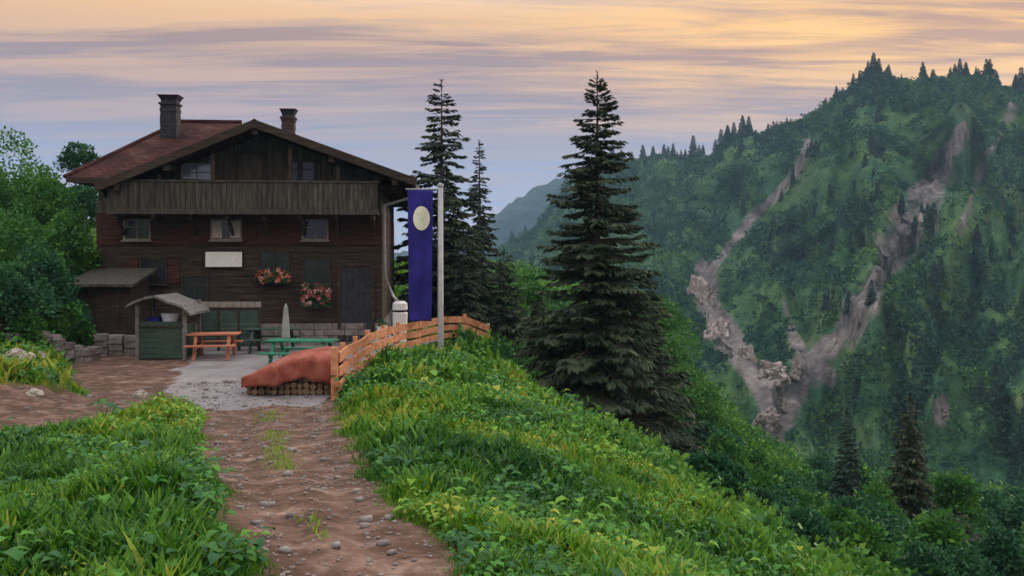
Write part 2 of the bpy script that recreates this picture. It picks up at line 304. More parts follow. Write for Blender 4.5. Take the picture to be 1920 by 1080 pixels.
def height(x, y, fine=True):
    x = np.asarray(x, float); y = np.asarray(y, float); shp = x.shape; xf = x.ravel(); yf = y.ravel()
    z = np.empty(xf.shape)
    for i in range(0, len(xf), 20000):
        d = np.hypot(xf[i:i+20000,None]-CP[None,:,0], yf[i:i+20000,None]-CP[None,:,1]); z[i:i+20000] = -d@Wt[:n_]+Wt[n_]+Wt[n_+1]*xf[i:i+20000]+Wt[n_+2]*yf[i:i+20000]
    z = z.reshape(shp)
    ts = terr_sd(x, y); k = np.clip((0.9-ts)/0.9, 0, 1); k = k*k*(3-2*k); z = z*(1-k)+TZ*k
    # hut platform
    h = np.maximum(np.maximum(-15-x, x+4.0), np.maximum(29-y, y-43)); k2 = np.clip((1.5-h)/1.5, 0, 1); z = z*(1-k2)+TZ*k2
    if fine:
        ps = path_sd(x, y); g = np.clip(np.minimum(ps, ts)/0.6, 0, 1)
        far = np.clip((np.hypot(x, y)-25)/40, 0, 1)
        pc = sdist(x, y, PATH_A)/wa(y); z = z-0.035*np.exp(-((pc-.52)/.22)**2)*(ps < 0)+0.02*np.exp(-(pc/.2)**2)*(ps < 0)
        z = z+g*(0.22*fbm(x*0.55, y*0.55, 11, 4)+0.03)+far*1.6*fbm(x*0.12, y*0.12, 21, 4)+0.03*fbm(x*2.3, y*2.3, 14, 3)*(1-far)*(0.35+0.65*g)
    return z
def H(x, y): return float(height(np.array([x]), np.array([y]))[0])
xs = np.concatenate([np.arange(-75,-20,1.5), np.arange(-20,-13,0.4), np.arange(-13,5,0.13), np.arange(5,20,0.4), np.arange(20,85,1.5)])
ys = np.concatenate([np.arange(-14,2,1.0), np.arange(2,22,0.13), np.arange(22,36,0.3), np.arange(36,112,1.5)])
GX, GY = np.meshgrid(xs, ys); GZ = height(GX, GY)
edge = np.clip((GY-92)/20, 0, 1)+np.clip((GX-66)/18, 0, 1); GZ = GZ-edge*14
nx, ny = len(xs), len(ys)
GV = np.stack([GX, GY, GZ], -1).reshape(-1, 3)
ii = np.arange((ny-1)*nx).reshape(ny-1, nx)[:, :-1].ravel(); GQ = np.stack([ii, ii+1, ii+nx+1, ii+nx], 1)
fc = GV[GQ].mean(1); psd = path_sd(fc[:,0], fc[:,1]); tsd = terr_sd(fc[:,0], fc[:,1])
isT = (tsd < 0) & (fc[:,1] > 18) & (fc[:,0]/fc[:,1]*F+960 > 335+70*fbm(fc[:,0], fc[:,1], 17, 3)); isP = ((psd < 0) | (tsd < 0)) & ~isT
pv = path_sd(GV[:,0], GV[:,1]); bare = np.clip(1-np.abs(pv)*0-np.clip(pv, 0, 1)/0.5, 0, 1)
# worn bank with thin grass to the left of the side path
bank = np.clip(1-sdist(GV[:,0], GV[:,1], [XY(-200,17.5), XY(60,20), XY(220,23)])/1.8, 0, 1)*0.55
bare = np.maximum(bare, bank)
def sub(name, msk, m, extra=None):
    q = GQ[msk]; u, inv = np.unique(q, return_inverse=True)
    o = npmesh(name, GV[u], inv.reshape(q.shape), m, smooth=True, attrs={'bare': bare[u] if extra is None else np.full(len(u), extra)})
    return tag(o, kind='structure')
sub('ground', ~isT & ~isP, 'soil'); sub('path', isP, 'path', 0.75); sub('terrace_ground', isT, 'paving', 0.5)

# ------------------------------------------------------------------ mountains
RID = [(500,500),(800,500),(900,488),(1000,430),(1060,352),(1150,296),(1250,296),(1340,290),(1375,258),(1430,246),(1530,210),(1590,165),(1615,143),(1640,136),(1700,147),(1760,146),(1800,138),(1860,144),(1900,170),(1960,178),(2100,150),(2500,120)]
rx = np.array([a for a, b in RID], float); ry = np.array([b for a, b in RID], float)
def ridge_y(px): return np.interp(px, rx, ry)
def ridge_D(px): return np.interp(px, [500,1000,1150,1400,1640,1920,2500], [760,720,600,470,410,385,330])
def base_D(px): return np.interp(px, [500,1000,1300,1600,1920,2500], [240,220,150,125,115,110])
def mpoint(px, t):
    Dr, Db = ridge_D(px), base_D(px); zr = (HY-ridge_y(px))*Dr/F; zb = -44.0+0*px
    # front face rises to the ridge, t > 1 goes down the far side
    tt = np.clip(t, 0, 1); D = Db+(Dr-Db)*tt
    pr = tt**1.25*0.55+tt*0.45; z = zb+(zr-zb)*pr
    u = px/1920
    rib = np.abs(np.mod(px/95.0+tt*2.3+0.8*fbm(px/170.0, tt*3, 31, 3), 1)-0.5)*2      # slanting ribs and gullies
    amp = np.sin(np.pi*np.clip(tt, 0, 1))**0.7
    D = D+amp*((rib-0.5)*22+55*fbm(px/150.0, tt*5, 41, 5)); z = z+amp*((rib-0.5)*5+20*fbm(px/120.0, tt*7, 51, 5))
    bk = np.clip(t-1, 0, 1); D = D+bk*260; z = z-bk*120
    z = z+np.where(t > 0.9, 2.0*fbm(px/16.0, tt*0+bk*3, 61, 4), 0)
    return (px-960)*(D)/F, D, z
px_ = np.arange(500, 2500, 5.0); t_ = np.concatenate([np.linspace(0, 1, 190), np.linspace(1.1, 2, 10)])
PXg, Tg = np.meshgrid(px_, t_); X, Y, Z = mpoint(PXg, Tg)
mp_x = 960+F*X/Y; mp_y = HY-F*Z/Y
def blobm(cx_, cy_, rx_, ry_, ang=0):
    a = R(ang); dx_ = mp_x-cx_; dy_ = mp_y-cy_; u = (dx_*math.cos(a)+dy_*math.sin(a))/rx_; v = (-dx_*math.sin(a)+dy_*math.cos(a))/ry_
    return np.clip(1.3-np.hypot(u, v), 0, 1)
wob = 26*fbm(mp_x/40.0, mp_y/40.0, 73, 4)
mb = np.maximum.reduce([np.clip(1.2-(sdist(mp_x, mp_y, [(1515,270),(1490,330),(1400,420),(1335,505)])+wob*.25)/12, 0, 1),
    np.clip(1.25-(sdist(mp_x, mp_y, [(1315,510),(1330,580),(1375,650),(1440,730),(1450,860)])+wob*.5)/27, 0, 1),
    np.clip(1.15-(sdist(mp_x, mp_y, [(1810,230),(1755,330),(1715,410),(1650,520),(1600,600),(1520,690),(1450,800)])+wob)/np.interp(mp_y, [230,330,420,520,700,800], [10,34,55,42,48,30]), 0, 1)*.82,
    np.clip(1.15-(sdist(mp_x, mp_y, [(1470,560),(1490,640),(1560,720)])+wob*.4)/13, 0, 1)*.7,
    np.clip(1.15-(sdist(mp_x, mp_y, [(1900,200),(1850,300),(1800,430)])+wob*.5)/12, 0, 1)*.55, blobm(1765,770,22,35,0)*.8])
mb = mb*(0.75+0.7*vnoise(PXg/22.0, Tg*45, 71))
V = np.stack([X, Y, Z], -1).reshape(-1, 3); nn_ = len(px_)
ii = np.arange((len(t_)-1)*nn_).reshape(-1, nn_)[:, :-1].ravel(); Q = np.stack([ii, ii+1, ii+nn_+1, ii+nn_], 1)
tag(npmesh('mountain', V, Q, 'mountain', smooth=True, attrs={'bare': np.clip(mb, 0, 1).ravel()}), kind='structure')
MX_, MY_, MZ_ = X.ravel().copy(), Y.ravel().copy(), Z.ravel().copy(); MT_ = Tg.ravel().copy()
def OUTP(px, py):
    q = int(np.argmin((mp_x.ravel()-px)**2+(mp_y.ravel()-py)**2+(MT_ > 1)*1e6)); return Vector((float(MX_[q]), float(MY_[q]), float(MZ_[q])))
# far ridge fading to blue
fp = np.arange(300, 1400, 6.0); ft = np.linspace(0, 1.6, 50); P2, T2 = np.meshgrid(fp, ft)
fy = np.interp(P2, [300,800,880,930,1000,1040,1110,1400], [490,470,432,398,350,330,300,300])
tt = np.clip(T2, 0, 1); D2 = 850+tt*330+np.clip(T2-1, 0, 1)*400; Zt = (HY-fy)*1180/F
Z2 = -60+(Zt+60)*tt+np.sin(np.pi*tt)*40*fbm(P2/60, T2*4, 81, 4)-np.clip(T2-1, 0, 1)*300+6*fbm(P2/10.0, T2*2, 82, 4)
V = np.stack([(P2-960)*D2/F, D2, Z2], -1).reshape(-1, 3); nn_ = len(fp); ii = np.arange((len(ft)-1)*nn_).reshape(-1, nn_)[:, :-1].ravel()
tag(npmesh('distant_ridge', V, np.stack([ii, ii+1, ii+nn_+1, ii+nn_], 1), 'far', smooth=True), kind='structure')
# valley floor reaching beyond everything
vx = np.linspace(-2600, 2600, 90); vy = np.linspace(-1500, 3500, 90); VX, VY = np.meshgrid(vx, vy)
VZ = -52+8*fbm(VX/120, VY/120, 91, 4)
V = np.stack([VX, VY, VZ], -1).reshape(-1, 3); ii = np.arange(89*90).reshape(89, 90)[:, :-1].ravel()
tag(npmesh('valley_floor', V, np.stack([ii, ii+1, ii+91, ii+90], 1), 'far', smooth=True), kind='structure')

# ------------------------------------------------------------------ vegetation builders (numpy)
def rhombs(C, U, Wd):
    """leaf shaped faces: base C, axis U, half width Wd"""
    n = len(C); V = np.empty((n, 4, 3)); V[:,0] = C; V[:,1] = C+U*0.45+Wd; V[:,2] = C+U; V[:,3] = C+U*0.45-Wd
    return V.reshape(-1, 3), np.arange(4*n).reshape(n, 4)
def norm(a): return a/np.maximum(np.linalg.norm(a, axis=1, keepdims=True), 1e-6)
def spruce_crown(h, r, seed, dens=1.0, powr=0.65, lsz=0.22, start=0.03, gap=0.0, step=1.0):
    g = np.random.default_rng(seed); Cs, Us, Ws, Ts = [], [], [], []; limbs = MB()
    z = start*h
    while z < h*0.985:
        s = z/h; Rr = r*(1-s)**powr; nb = max(4, int(g.integers(6, 10)*(0.6+0.4*(1-s))))
        for k in range(nb):
            if g.random() < gap*(0.4+s): continue
            az = g.random()*6.283; L = Rr*g.uniform(0.6, 1.15); zz = z+g.uniform(-.12, .12)*h/30
            rise = g.uniform(-0.05, 0.22)+0.5*max(0, s-0.8)/0.2; droop = g.uniform(0.25, 0.6)*(1-s*0.6)
            m = max(7, int(L*34*dens*(0.22/lsz)))
            t = g.random(m)**0.75; out = np.array([math.cos(az), math.sin(az), 0]); side = np.array([-math.sin(az), math.cos(az), 0])
            sg = np.where(g.random(m) < .5, -1, 1); spread = 0.30*L*(1-t*0.75)*g.random(m)
            P = np.outer(t*L, out)+np.outer(sg*spread, side); P[:,2] = zz+L*(rise*t-droop*t**2+0.16*t**4)-spread*0.25
            d = np.outer(0.75+0*t, out)+np.outer(sg*g.uniform(.3, .9, m), side); d[:,2] = rise-droop*1.3*t-g.uniform(0.05, .55, m)
            d = norm(d); ln = lsz*g.uniform(.7, 1.5, m)*(0.7+0.5*(1-s)); U = d*ln[:,None]
            w = norm(np.cross(d, np.array([0,0,1.0])+g.normal(0, .5, (m, 3))))*(ln*0.2)[:,None]
            Cs.append(P); Us.append(U); Ws.append(w); Ts.append(np.clip(g.normal(0.35+0.3*g.random(), .18, m)+0.25*(t-.5), 0, 1))
            if L > 0.35:
                ps = [(out[0]*L*q, out[1]*L*q, zz+L*(rise*q-droop*q*q+0.16*q**4)) for q in (0, .35, .7, .95)]
                limbs.tube(ps, [0.012+0.012*L, 0.01+0.008*L, .008, .004], 4, False)
        z += h*g.uniform(0.016, 0.028)*step
    # leader
    m = 40; P = np.zeros((m, 3)); P[:,2] = g.uniform(.95, 1.0, m)*h; d = norm(g.normal(0, .35, (m, 3))+np.array([0,0,1.0])); Cs.append(P); Us.append(d*lsz*.8); Ws.append(norm(np.cross(d, [1,.3,0]))*lsz*.12); Ts.append(np.full(m, .4))
    C = np.concatenate(Cs); V, Q = rhombs(C, np.concatenate(Us), np.concatenate(Ws))
    limbs.tube([(0,0,-0.6),(0,0,h*.15),(0,0,h*.6),(0,0,h*1.0)], [0.017*h+.03, 0.014*h+.02, .007*h+.01, .006], 9, True)
    return V, Q, np.repeat(np.concatenate(Ts), 4), limbs
def spruce(label, x, y, h, r, seed, z=None, m='spruce', group=None, cat='spruce tree', **k):
    z = H(x, y) if z is None else z
    t = thing('spruce_tree', label, cat, (x, y, z), 0, group)
    V, Q, T, lb = spruce_crown(h, r, seed, **k); npmesh('crown', V, Q, m, t, T)
    lb.build('trunk', 'bark', t, origin=(0,0,0)).location = (0,0,0)
    return t
def bush_mesh(blobs, n, lsz, seed):
    g = np.random.default_rng(seed); Cs, Us, Ws, Ts = [], [], [], []
    tot = sum(b[3]**2 for b in blobs)
    for bx, by, bz, br in blobs:
        m = int(n*br*br/tot); d = norm(g.normal(0, 1, (m, 3))); d[:,2] = np.where(d[:,2] < -0.45, -d[:,2], d[:,2])
        lump = 1+0.28*np.array([mnoise.noise(Vector((a[0]*2.6+seed, a[1]*2.6, a[2]*2.6+bx))) for a in d])*1.6
        rr = br*(1-0.42*g.random(m)**1.8)*lump
        P = d*rr[:,None]*np.array([1,1,.85])+np.array([bx,by,bz])
        u = norm(d*0.6+g.normal(0, .65, (m, 3))+np.array([0,0,.15])); ln = lsz*g.uniform(.6, 1.4, m)
        Cs.append(P); Us.append(u*ln[:,None]); Ws.append(norm(np.cross(u, g.normal(0, 1, (m, 3))))*(ln*.3)[:,None])
        cl = np.array([mnoise.noise(Vector((p[0]*1.7+seed, p[1]*1.7, p[2]*1.7))) for p in P])
        Ts.append(np.clip(.45+cl*.5+g.normal(0, .16, m), 0, 1))
    V, Q = rhombs(np.concatenate(Cs), np.concatenate(Us), np.concatenate(Ws)); return V, Q, np.repeat(np.concatenate(Ts), 4)
def rand_blobs(w, h, n, g):
    b = []
    for i in range(n):
        a = g.random()*6.283; rr = g.random()**.6*w*.36; hh = g.uniform(.3, .78)*h*(1-0.35*rr/(w*.36))
        b.append((math.cos(a)*rr, math.sin(a)*rr, hh, g.uniform(.20, .30)*min(w, h)))
    b.append((0, 0, h*.35, .34*min(w, h))); b.append((0, 0, h*.74, .24*min(w, h)))
    return b
def bush(label, x, y, w, h, seed, m='leaf', n=5000, lsz=.13, name='leafy_bush', cat='bush', group=None, nb=9, z=None):
    g = np.random.default_rng(seed); z = H(x, y) if z is None else z
    t = thing(name, label, cat, (x, y, z), 0, group); bl = rand_blobs(w, h, nb, g)
    V, Q, T = bush_mesh(bl, n, lsz, seed); npmesh('foliage' if name != 'broadleaf_tree' else 'crown', V, Q, m, t, T)
    st = MB()
    for b in bl[:7]: st.tube([(0,0,-.3), (b[0]*.3, b[1]*.3, b[2]*.45), (b[0]*.9, b[1]*.9, b[2])], [.02+.015*h, .012+.008*h, .008], 5)
    st.build('stem' if name != 'broadleaf_tree' else 'trunk', 'bark', t, origin=(0,0,0)).location = (0,0,0)
    return t

# ------------------------------------------------------------------ the hut
PV = Vector((-8.72, 31.0, TZ)); HYAW = R(5)
hut = thing('mountain_hut', 'dark timber mountain hut with red shingle roof, full-width balcony and two chimneys', 'hut', PV, HYAW)
def hp(x, y, z):                   # unturned hut coordinates -> world
    v = Vector((x-PV.x, y-PV.y, 0)); v.rotate(Matrix.Rotation(HYAW, 3, 'Z')); return Vector((PV.x+v.x, PV.y+v.y, z))
XL, XR, XA, YF, YB = -14.3, -4.6, -8.72, 31.0, 40.6
VY0 = 29.6; ZA = 4.31; VXL, VZL, VXR, VZR = -13.8, 2.15, -3.38, 2.40
def zroof(x): return ZA-(XA-x)*(ZA-VZL)/(XA-VXL) if x < XA else ZA-(x-XA)*(ZA-VZR)/(VXR-XA)
lw = MB()                          # ground floor: planks over rubble base
lw.box(XL, XR, YF+.03, YB, TZ-.4, 0.18)
z = TZ+0.7
while z < 0.16:
    x = XL-0.02
    while x < XR:
        l = min(random.uniform(1.6, 4.0), XR+.02-x)
        if XR+.02-(x+l) < .3: l = XR+.02-x
        lw.box(x+.004, x+l-.004, YF+random.uniform(-.03, -.004), YF+.035, z+.006, min(z+.2, .175)); x += l
    y = YF+.04
    lw.box(XR-.03, XR+random.uniform(.012, .03), YF+.045, YB, z+.006, min(z+.2, .175)); lw.box(XL-random.uniform(.012, .03), XL+.03, YF+.045, YB, z+.006, min(z+.2, .175))
    z += .205
wall_lo = lw.build('wall', 'dark_wood', hut)
fb = MB()
z = TZ-.2
while z < TZ+.68:
    x = XL-.08
    while x < XR+.05:
        l = random.uniform(.3, .7); hgt = .21
        fb.box(x+.01, min(x+l, XR+.09)-.01, YF-random.uniform(.07, .12), YF+.02, z+.01, z+hgt); x += l
    y = YF+.05
    while y < YB:
        l = random.uniform(.3, .7); fb.box(XR-.01, XR+random.uniform(.07, .12), y+.01, y+l-.01, z+.01, z+.21); y += l
    z += .22
fb.build('stone_plinth', 'stone', hut)
uw = MB(); uw.box(XL+.01, XR-.01, YF+.04, YB-.01, .182, 1.3)
z = .2
while z < 1.28:
    uw.box(XL-.02, XR+.02, YF+random.uniform(-.03, -.008), YF+.037, z+.005, min(z+.175, 1.3)); uw.box(XR-.03, XR+random.uniform(.01, .025), YF+.045, YB-.02, z+.005, min(z+.175, 1.3)); z += .18
uw.build('upper_wall', 'red_wood', hut)
gw = MB(); x = XL
while x < XR-.01:
    w = .185; x1 = min(x+w, XR); zt = max(1.5, min(zroof(x), zroof(x1))-.19)
    gw.box(x+.004, x1-.004, YF+random.uniform(.0, .02), YF+.16, 1.302, zt); x += w
gw.box(XR-.15, XR, YF+.17, YB, 1.302, 2.5); gw.box(XL, XL+.15, YF+.17, YB, 1.302, 2.2)
gw.build('gable_wall', 'grey_wood', hut)
# roof
rf = MB(); TH = .17
def slab(mb, pts, th=TH):
    p = [Vector(q) for q in pts]; n = (p[1]-p[0]).cross(p[-1]-p[0]).normalized()
    if n.z < 0: p = p[::-1]; n = -n
    k = len(p); mb.add([q for q in p]+[q-Vector((0,0,th)) for q in p], [tuple(range(k)), tuple(range(k, 2*k))[::-1]]+[(i, i+k, (i+1)%k+k, (i+1)%k)[::-1] for i in range(k)], .5)
slab(rf, [(XA-.0,VY0,ZA),(VXR,VY0,VZR),(VXR,YB+.6,VZR),(XA,YB+.6,ZA)])
slab(rf, [(VXL,VY0,VZL),(XA,VY0,ZA),(XA,36.2,ZA),(VXL,36.2,VZL)])
e0, e1, r0, r1 = (-15.2,30.75,2.5), (-3.9,30.9,2.24), (-13.2,37,5.3), (-10.8,37,5.3)
b0, b1 = (-15.2,42.6,2.5), (-3.9,42.6,2.24)
rf.add([e0,e1,b1,b0,r0,r1]+[(a[0],a[1],a[2]-.16) for a in (e0,e1,b1,b0)], [(0,1,5,4),(1,2,5),(2,3,4,5),(3,0,4),(0,6,7,1),(1,7,8,2),(2,8,9,3),(3,9,6,0),(9,8,7,6)], .5)
roof = rf.build('roof', 'shingle', hut)
vb = MB()                          # verge boards, purlin ends, ridge cap
vb.beam((XA,VY0-.03,ZA-.07), (VXR+.03,VY0-.03,VZR-.08), .05, .26); vb.beam((XA,VY0-.031,ZA-.07), (VXL-.03,VY0-.031,VZL-.08), .05, .26)
for px_x in (VXL+.6, -11.6, XA, -6.2, VXR-.7):
    vb.beam((px_x, VY0+.05, zroof(px_x)-.31), (px_x, YF+.1, zroof(px_x)-.31), .2, .22)
vb.beam((VXR-.01, VY0, VZR-.16), (VXR-.01, YB+.6, VZR-.16), .05, .2)
vb.beam((-15.21,30.72,2.41), (-13.7,30.72,2.37), .04, .18)
vb.build('verge_board', 'dark_wood', roof)
cap = MB(); cap.tube([(-13.3,37,5.33),(-10.7,37,5.33)], [.09,.09], 8); cap.tube([(XA,VY0-.04,ZA+.01),(XA,35.6,ZA+.01)], [.08,.08], 8); cap.tube([(-13.2,37,5.32),(-15.25,30.72,2.52)], [.08,.08], 8)
cap.build('ridge_cap', 'shingle', roof)
def chimney(px0, px1, ytop, D, zb, m):
    c = MB(); x0, x1 = (px0-960)*D/F+.09*(D-31), (px1-960)*D/F+.09*(D-31); zt = (HY-ytop)*D/F; w = x1-x0; xc = (x0+x1)/2
    zz = zb
    while zz < zt-.32:              # rough stone courses
        e = random.uniform(-.015, .015); c.box(x0+e, x1-e, D-w*.5+e, D+w*.5-e, zz, min(zz+.135, zt-.32)); zz += .14
    c.box(x0-.05, x1+.05, D-w*.5-.05, D+w*.5+.05, zt-.32, zt-.24)
    o = c.build('chimney', m, roof)
    k = MB(); vs = []                 # flared sheet-metal crown
    for hw, zz in ((.46, zt-.24), (.47, zt-.14), (.62, zt+.02), (.68, zt+.05), (.62, zt+.05), (.42, zt-.10)):
        for a, b_ in ((-1,-1),(1,-1),(1,1),(-1,1)): vs.append((xc+a*w*hw, D+b_*w*hw, zz))
    k.add(vs, [(q*4+e, q*4+(e+1) % 4, q*4+4+(e+1) % 4, q*4+4+e) for q in range(5) for e in range(4)]+[(20,21,22,23)])
    k.build('chimney_cap', 'iron', o)
chimney(311, 340, 186, 35.2, 3.6, 'iron'); chimney(529, 552, 208, 33.6, 3.2, 'slate')
# balcony
bc = MB(); BX0, BX1, BY = -13.55, -4.66, 29.9
bc.box(BX0, BX1, BY, YF-.035, 1.24, 1.34)
bf = bc.build('balcony', 'grey_wood', hut)
pr = MB(); x = BX0
while x < BX1-.02:
    pr.box(x+.005, min(x+.165, BX1)-.005, BY-.045+random.uniform(-.006, .006), BY-.012, 1.42+random.uniform(-.01, .01), 2.30); x += .168
pr.build('parapet', 'grey_wood', bf)
rl = MB(); rl.box(BX0-.06, BX1+.06, BY-.085, BY+.05, 2.305, 2.37); rl.box(BX0-.03, BX1+.03, BY-.07, BY-.011, 1.225, 1.41)
rl.build('handrail', 'pale_wood', bf) if False else rl.build('handrail', 'grey_wood', bf)
for x in (BX0+.08, -11.9, -10.15, -7.6, -6.0, BX1-.08):
    p = MB(); p.box(x-.06, x+.06, BY+.01, BY+.13, 1.345, zroof(x)-.42); p.build('post', 'dark_wood', bf)
for x in np.linspace(BX0+.2, BX1-.2, 8):
    br = MB(); br.box(x-.07, x+.07, BY+.08, YF-.04, 1.06, 1.235); br.beam((x, YF-.06, .55), (x, BY+.35, 1.08), .09, .09); br.build('bracket', 'dark_wood', bf)
def window(xc, zc, w, h, pane='glass', shut=None, sill=True, y=YF-.03, frame='pale_wood', curtain=False):
    f = MB(); t = .06
    for a in ((xc-w/2-t, xc-w/2, zc-h/2-t, zc+h/2+t), (xc+w/2, xc+w/2+t, zc-h/2-t, zc+h/2+t), (xc-w/2, xc+w/2, zc+h/2, zc+h/2+t), (xc-w/2, xc+w/2, zc-h/2-t, zc-h/2)):
        f.box(a[0], a[1], y-.05, y+.03, a[2], a[3])
    f.box(xc-.02, xc+.02, y-.03, y+.005, zc-h/2, zc+h/2)
    f.box(xc-w/2, xc-.02, y-.028, y+.003, zc+h*.12, zc+h*.12+.03); f.box(xc+.02, xc+w/2, y-.028, y+.003, zc+h*.12, zc+h*.12+.03)
    o = f.build('window', frame, hut)
    g = MB(); g.box(xc-w/2, xc+w/2, y-.012, y+.012, zc-h/2, zc+h/2); g.build('pane', pane, o)
    if curtain:
        for s in (-1, 1):
            c = MB()
            for k in range(6):
                xa = xc+s*(w/2-.01-k*.06); c.tube([(xa, y-.018, zc-h/2+.02), (xa, y-.018, zc+h/2-.02)], [.028, .024], 6)
            c.build('curtain', 'curtain', o)
    if shut:
        for s in (-1, 1):
            c = MB(); xa = xc+s*(w/2+t+.02+w*.26); c.box(xa-w*.24, xa+w*.24, y-.045, y-.012, zc-h/2-.03, zc+h/2+.03)
            for q in (-.3, .3): c.box(xa-w*.23, xa+w*.23, y-.07, y-.046, zc+h*q-.04, zc+h*q+.04)
            c.build('shutter', shut, o)
    if sill:
        c = MB(); c.box(xc-w/2-.1, xc+w/2+.1, y-.14, y-.051, zc-h/2-.11, zc-h/2-.061); c.build('sill', frame, o)
window(-9.95, .73, .95, .62, 'glass', 'red_wood', curtain=True)
window(-12.95, .73, .8, .62, 'glass', 'red_wood'); window(-6.9, .73, .8, .62, 'glass', 'red_wood')
window(-10.95, 2.62, .95, .72, 'glass_pale', None, y=YF-.01); window(-7.35, 2.75, .8, .7, 'glass', None, y=YF-.01, frame='dark_wood')
window(-8.3, -.45, .95, .75, 'glass', None, frame='dark_wood'); window(-6.85, -.75, .85, .85, 'glass', None, frame='dark_wood'); window(-12.4, -.7, .8, .8, 'glass', 'red_wood', frame='dark_wood'); window(-11.0, -1.3, .8, .8, 'glass', None, frame='dark_wood')
def door(x0, x1, z0, z1, m, y=YF-.03):
    d = MB(); d.box(x0, x1, y-.03, y+.02, z0, z1); n = 5
    for k in range(n): a = x0+(x1-x0)*k/n; d.box(a+.01, a+(x1-x0)/n-.01, y-.05, y-.031, z0+.02, z1-.02)
    o = d.build('door', m, hut); f = MB()
    f.box(x0-.12, x0-.002, y-.08, y+.03, z0, z1+.12); f.box(x1+.002, x1+.12, y-.08, y+.03, z0, z1+.12); f.box(x0, x1, y-.08, y+.03, z1+.002, z1+.12); f.build('door_frame', 'dark_wood', o)
    k = MB(); k.tube([(x1-.12, y-.05, z0+1.0), (x1-.12, y-.10, z0+1.0), (x1-.24, y-.10, z0+1.0)], [.015,.015,.012], 6); k.build('handle', 'iron', o)
door(-6.0, -4.95, TZ+.02, -.55, 'iron'); door(-9.55, -8.7, 1.345, 3.35, 'grey_wood', YF-.01)
# gutter and bent downpipe on the right corner
gp = MB(); gp.tube([(VXR+.06, VY0+.1, VZR-.22), (VXR+.06, YB+.5, VZR-.25)], [.07,.07], 8)
gt = gp.build('gutter', 'zinc', roof)
dp = MB(); dp.tube([(VXR+.02, 30.7, VZR-.25), (VXR-.1, 30.75, VZR-.5), (XR+.12, 30.85, 1.6), (XR+.1, 30.85, 1.0), (XR+.14, 30.9, -.9), (-4.2, 31.05, -1.6), (-4.05, 31.1, -1.78)], [.05]*7, 10)
dp.build('downpipe', 'zinc', hut, smooth=True)

def local(root_name, label, cat, pos, rz=0, group=None): return thing(root_name, label, cat, pos, rz, group)
# white board on the wall
p = hp(-10.02, YF-.085, -.3); sg = MB(); sg.box(-.62, .62, -.02, .02, -.26, .26)
s_ = tag(sg.build('wall_sign', 'white', None, origin=(0,0,0)), 'plain white board fixed to the timber wall under the curtained window', 'sign'); s_.location = p; s_.rotation_euler = (0,0,HYAW)
fr = MB(); 
for a in ((-.66,.66,.262,.30),(-.66,.66,-.30,-.262),(-.66,-.622,-.26,.26),(.622,.66,-.26,.26)): fr.box(a[0], a[1], -.03, .02, a[2], a[3])
ORG[s_.name] = Vector((0,0,0)); fr.build('sign_frame', 'dark_wood', s_)
# flower boxes
def flowerbox(label, x, z, w, mat_f, trail, seed):
    g = np.random.default_rng(seed); p = hp(x, YF-.24, z); t = thing('flower_box', label, 'flower box', p, HYAW)
    b = MB(); b.box(-w/2, w/2, -.12, .12, 0, .2); b.build('planter', 'dark_wood', t, origin=(0,0,0))
    for sx in (-1, 1): b = MB(); b.box(sx*w*.35-.02, sx*w*.35+.02, -.05, .2, -.06, -.002); b.build('bracket', 'iron', t, origin=(0,0,0))
    n = 900; P = np.stack([g.uniform(-w/2, w/2, n), g.normal(-.03, .11, n), .2+g.uniform(-trail, .25, n)], 1); P[:,1] = np.where(P[:,2] < .2, -.13-.1*g.random(n), P[:,1])
    u = norm(g.normal(0, 1, (n, 3)))*.08; V, Q = rhombs(P, u, norm(np.cross(u, g.normal(0, 1, (n, 3))))*.03); npmesh('leaves', V, Q, 'leaf_dark', t, np.repeat(g.random(n), 4))
    k = 26; C = np.stack([g.uniform(-w/2, w/2, k), g.normal(-.12, .08, k), .22+g.uniform(-trail*.9, .24, k)], 1); C[:,1] = np.where(C[:,2] < .2, -.22, C[:,1])
    P = np.repeat(C, 26, 0)+g.normal(0, .045, (k*26, 3)); u = norm(g.normal(0, 1, P.shape))*.05; V, Q = rhombs(P, u, norm(np.cross(u, g.normal(0, 1, P.shape)))*.025)
    npmesh('blossoms', V, Q, mat_f, t, np.repeat(np.clip(np.repeat(g.random(k), 26)+g.normal(0, .15, k*26), 0, 1), 4))
flowerbox('window box of red and white geraniums on the hut wall nearer the white board', -8.3, -1.15, 1.15, 'flower_red', .15, 3)
flowerbox('window box of trailing pink geraniums beside the dark hut door', -6.85, -1.6, 1.0, 'flower_pink', .55, 4)
# small shed at the left of the hut
def shed():
    x0, x1, y0, y1 = -13.95, -12.35, 28.7, 30.2; zt = -.95
    t = thing('lean_to_shed', 'dark reddish lean-to shed against the left end of the hut', 'shed', ((x0+x1)/2, y0, TZ))
    w = MB(); x = x0
    while x < x1-.01: w.box(x+.004, min(x+.15, x1)-.004, y0+random.uniform(-.01, .01), y0+.1, TZ-.2, zt-.15); x += .15
    w.box(x0, x0+.1, y0+.105, y1, TZ-.2, zt); w.box(x1-.1, x1, y0+.105, y1, TZ-.2, zt); w.build('wall', 'dark_wood', t)
    r = MB(); slab(r, [(x0-.35,y0-.4,zt-.12),(x1+.25,y0-.4,zt-.12),(x1+.25,y1+.1,zt+.35),(x0-.35,y1+.1,zt+.35)], .09); r.build('roof', 'grey_wood', t)
    d = MB(); d.box(x0+.5, x1-.35, y0-.05, y0-.012, TZ, zt-.35); o = d.build('door', 'dark_wood', t); h = MB(); h.box(x1-.5, x1-.45, y0-.09, y0-.051, TZ+.9, TZ+1.05); h.build('handle', 'iron', o)
shed()
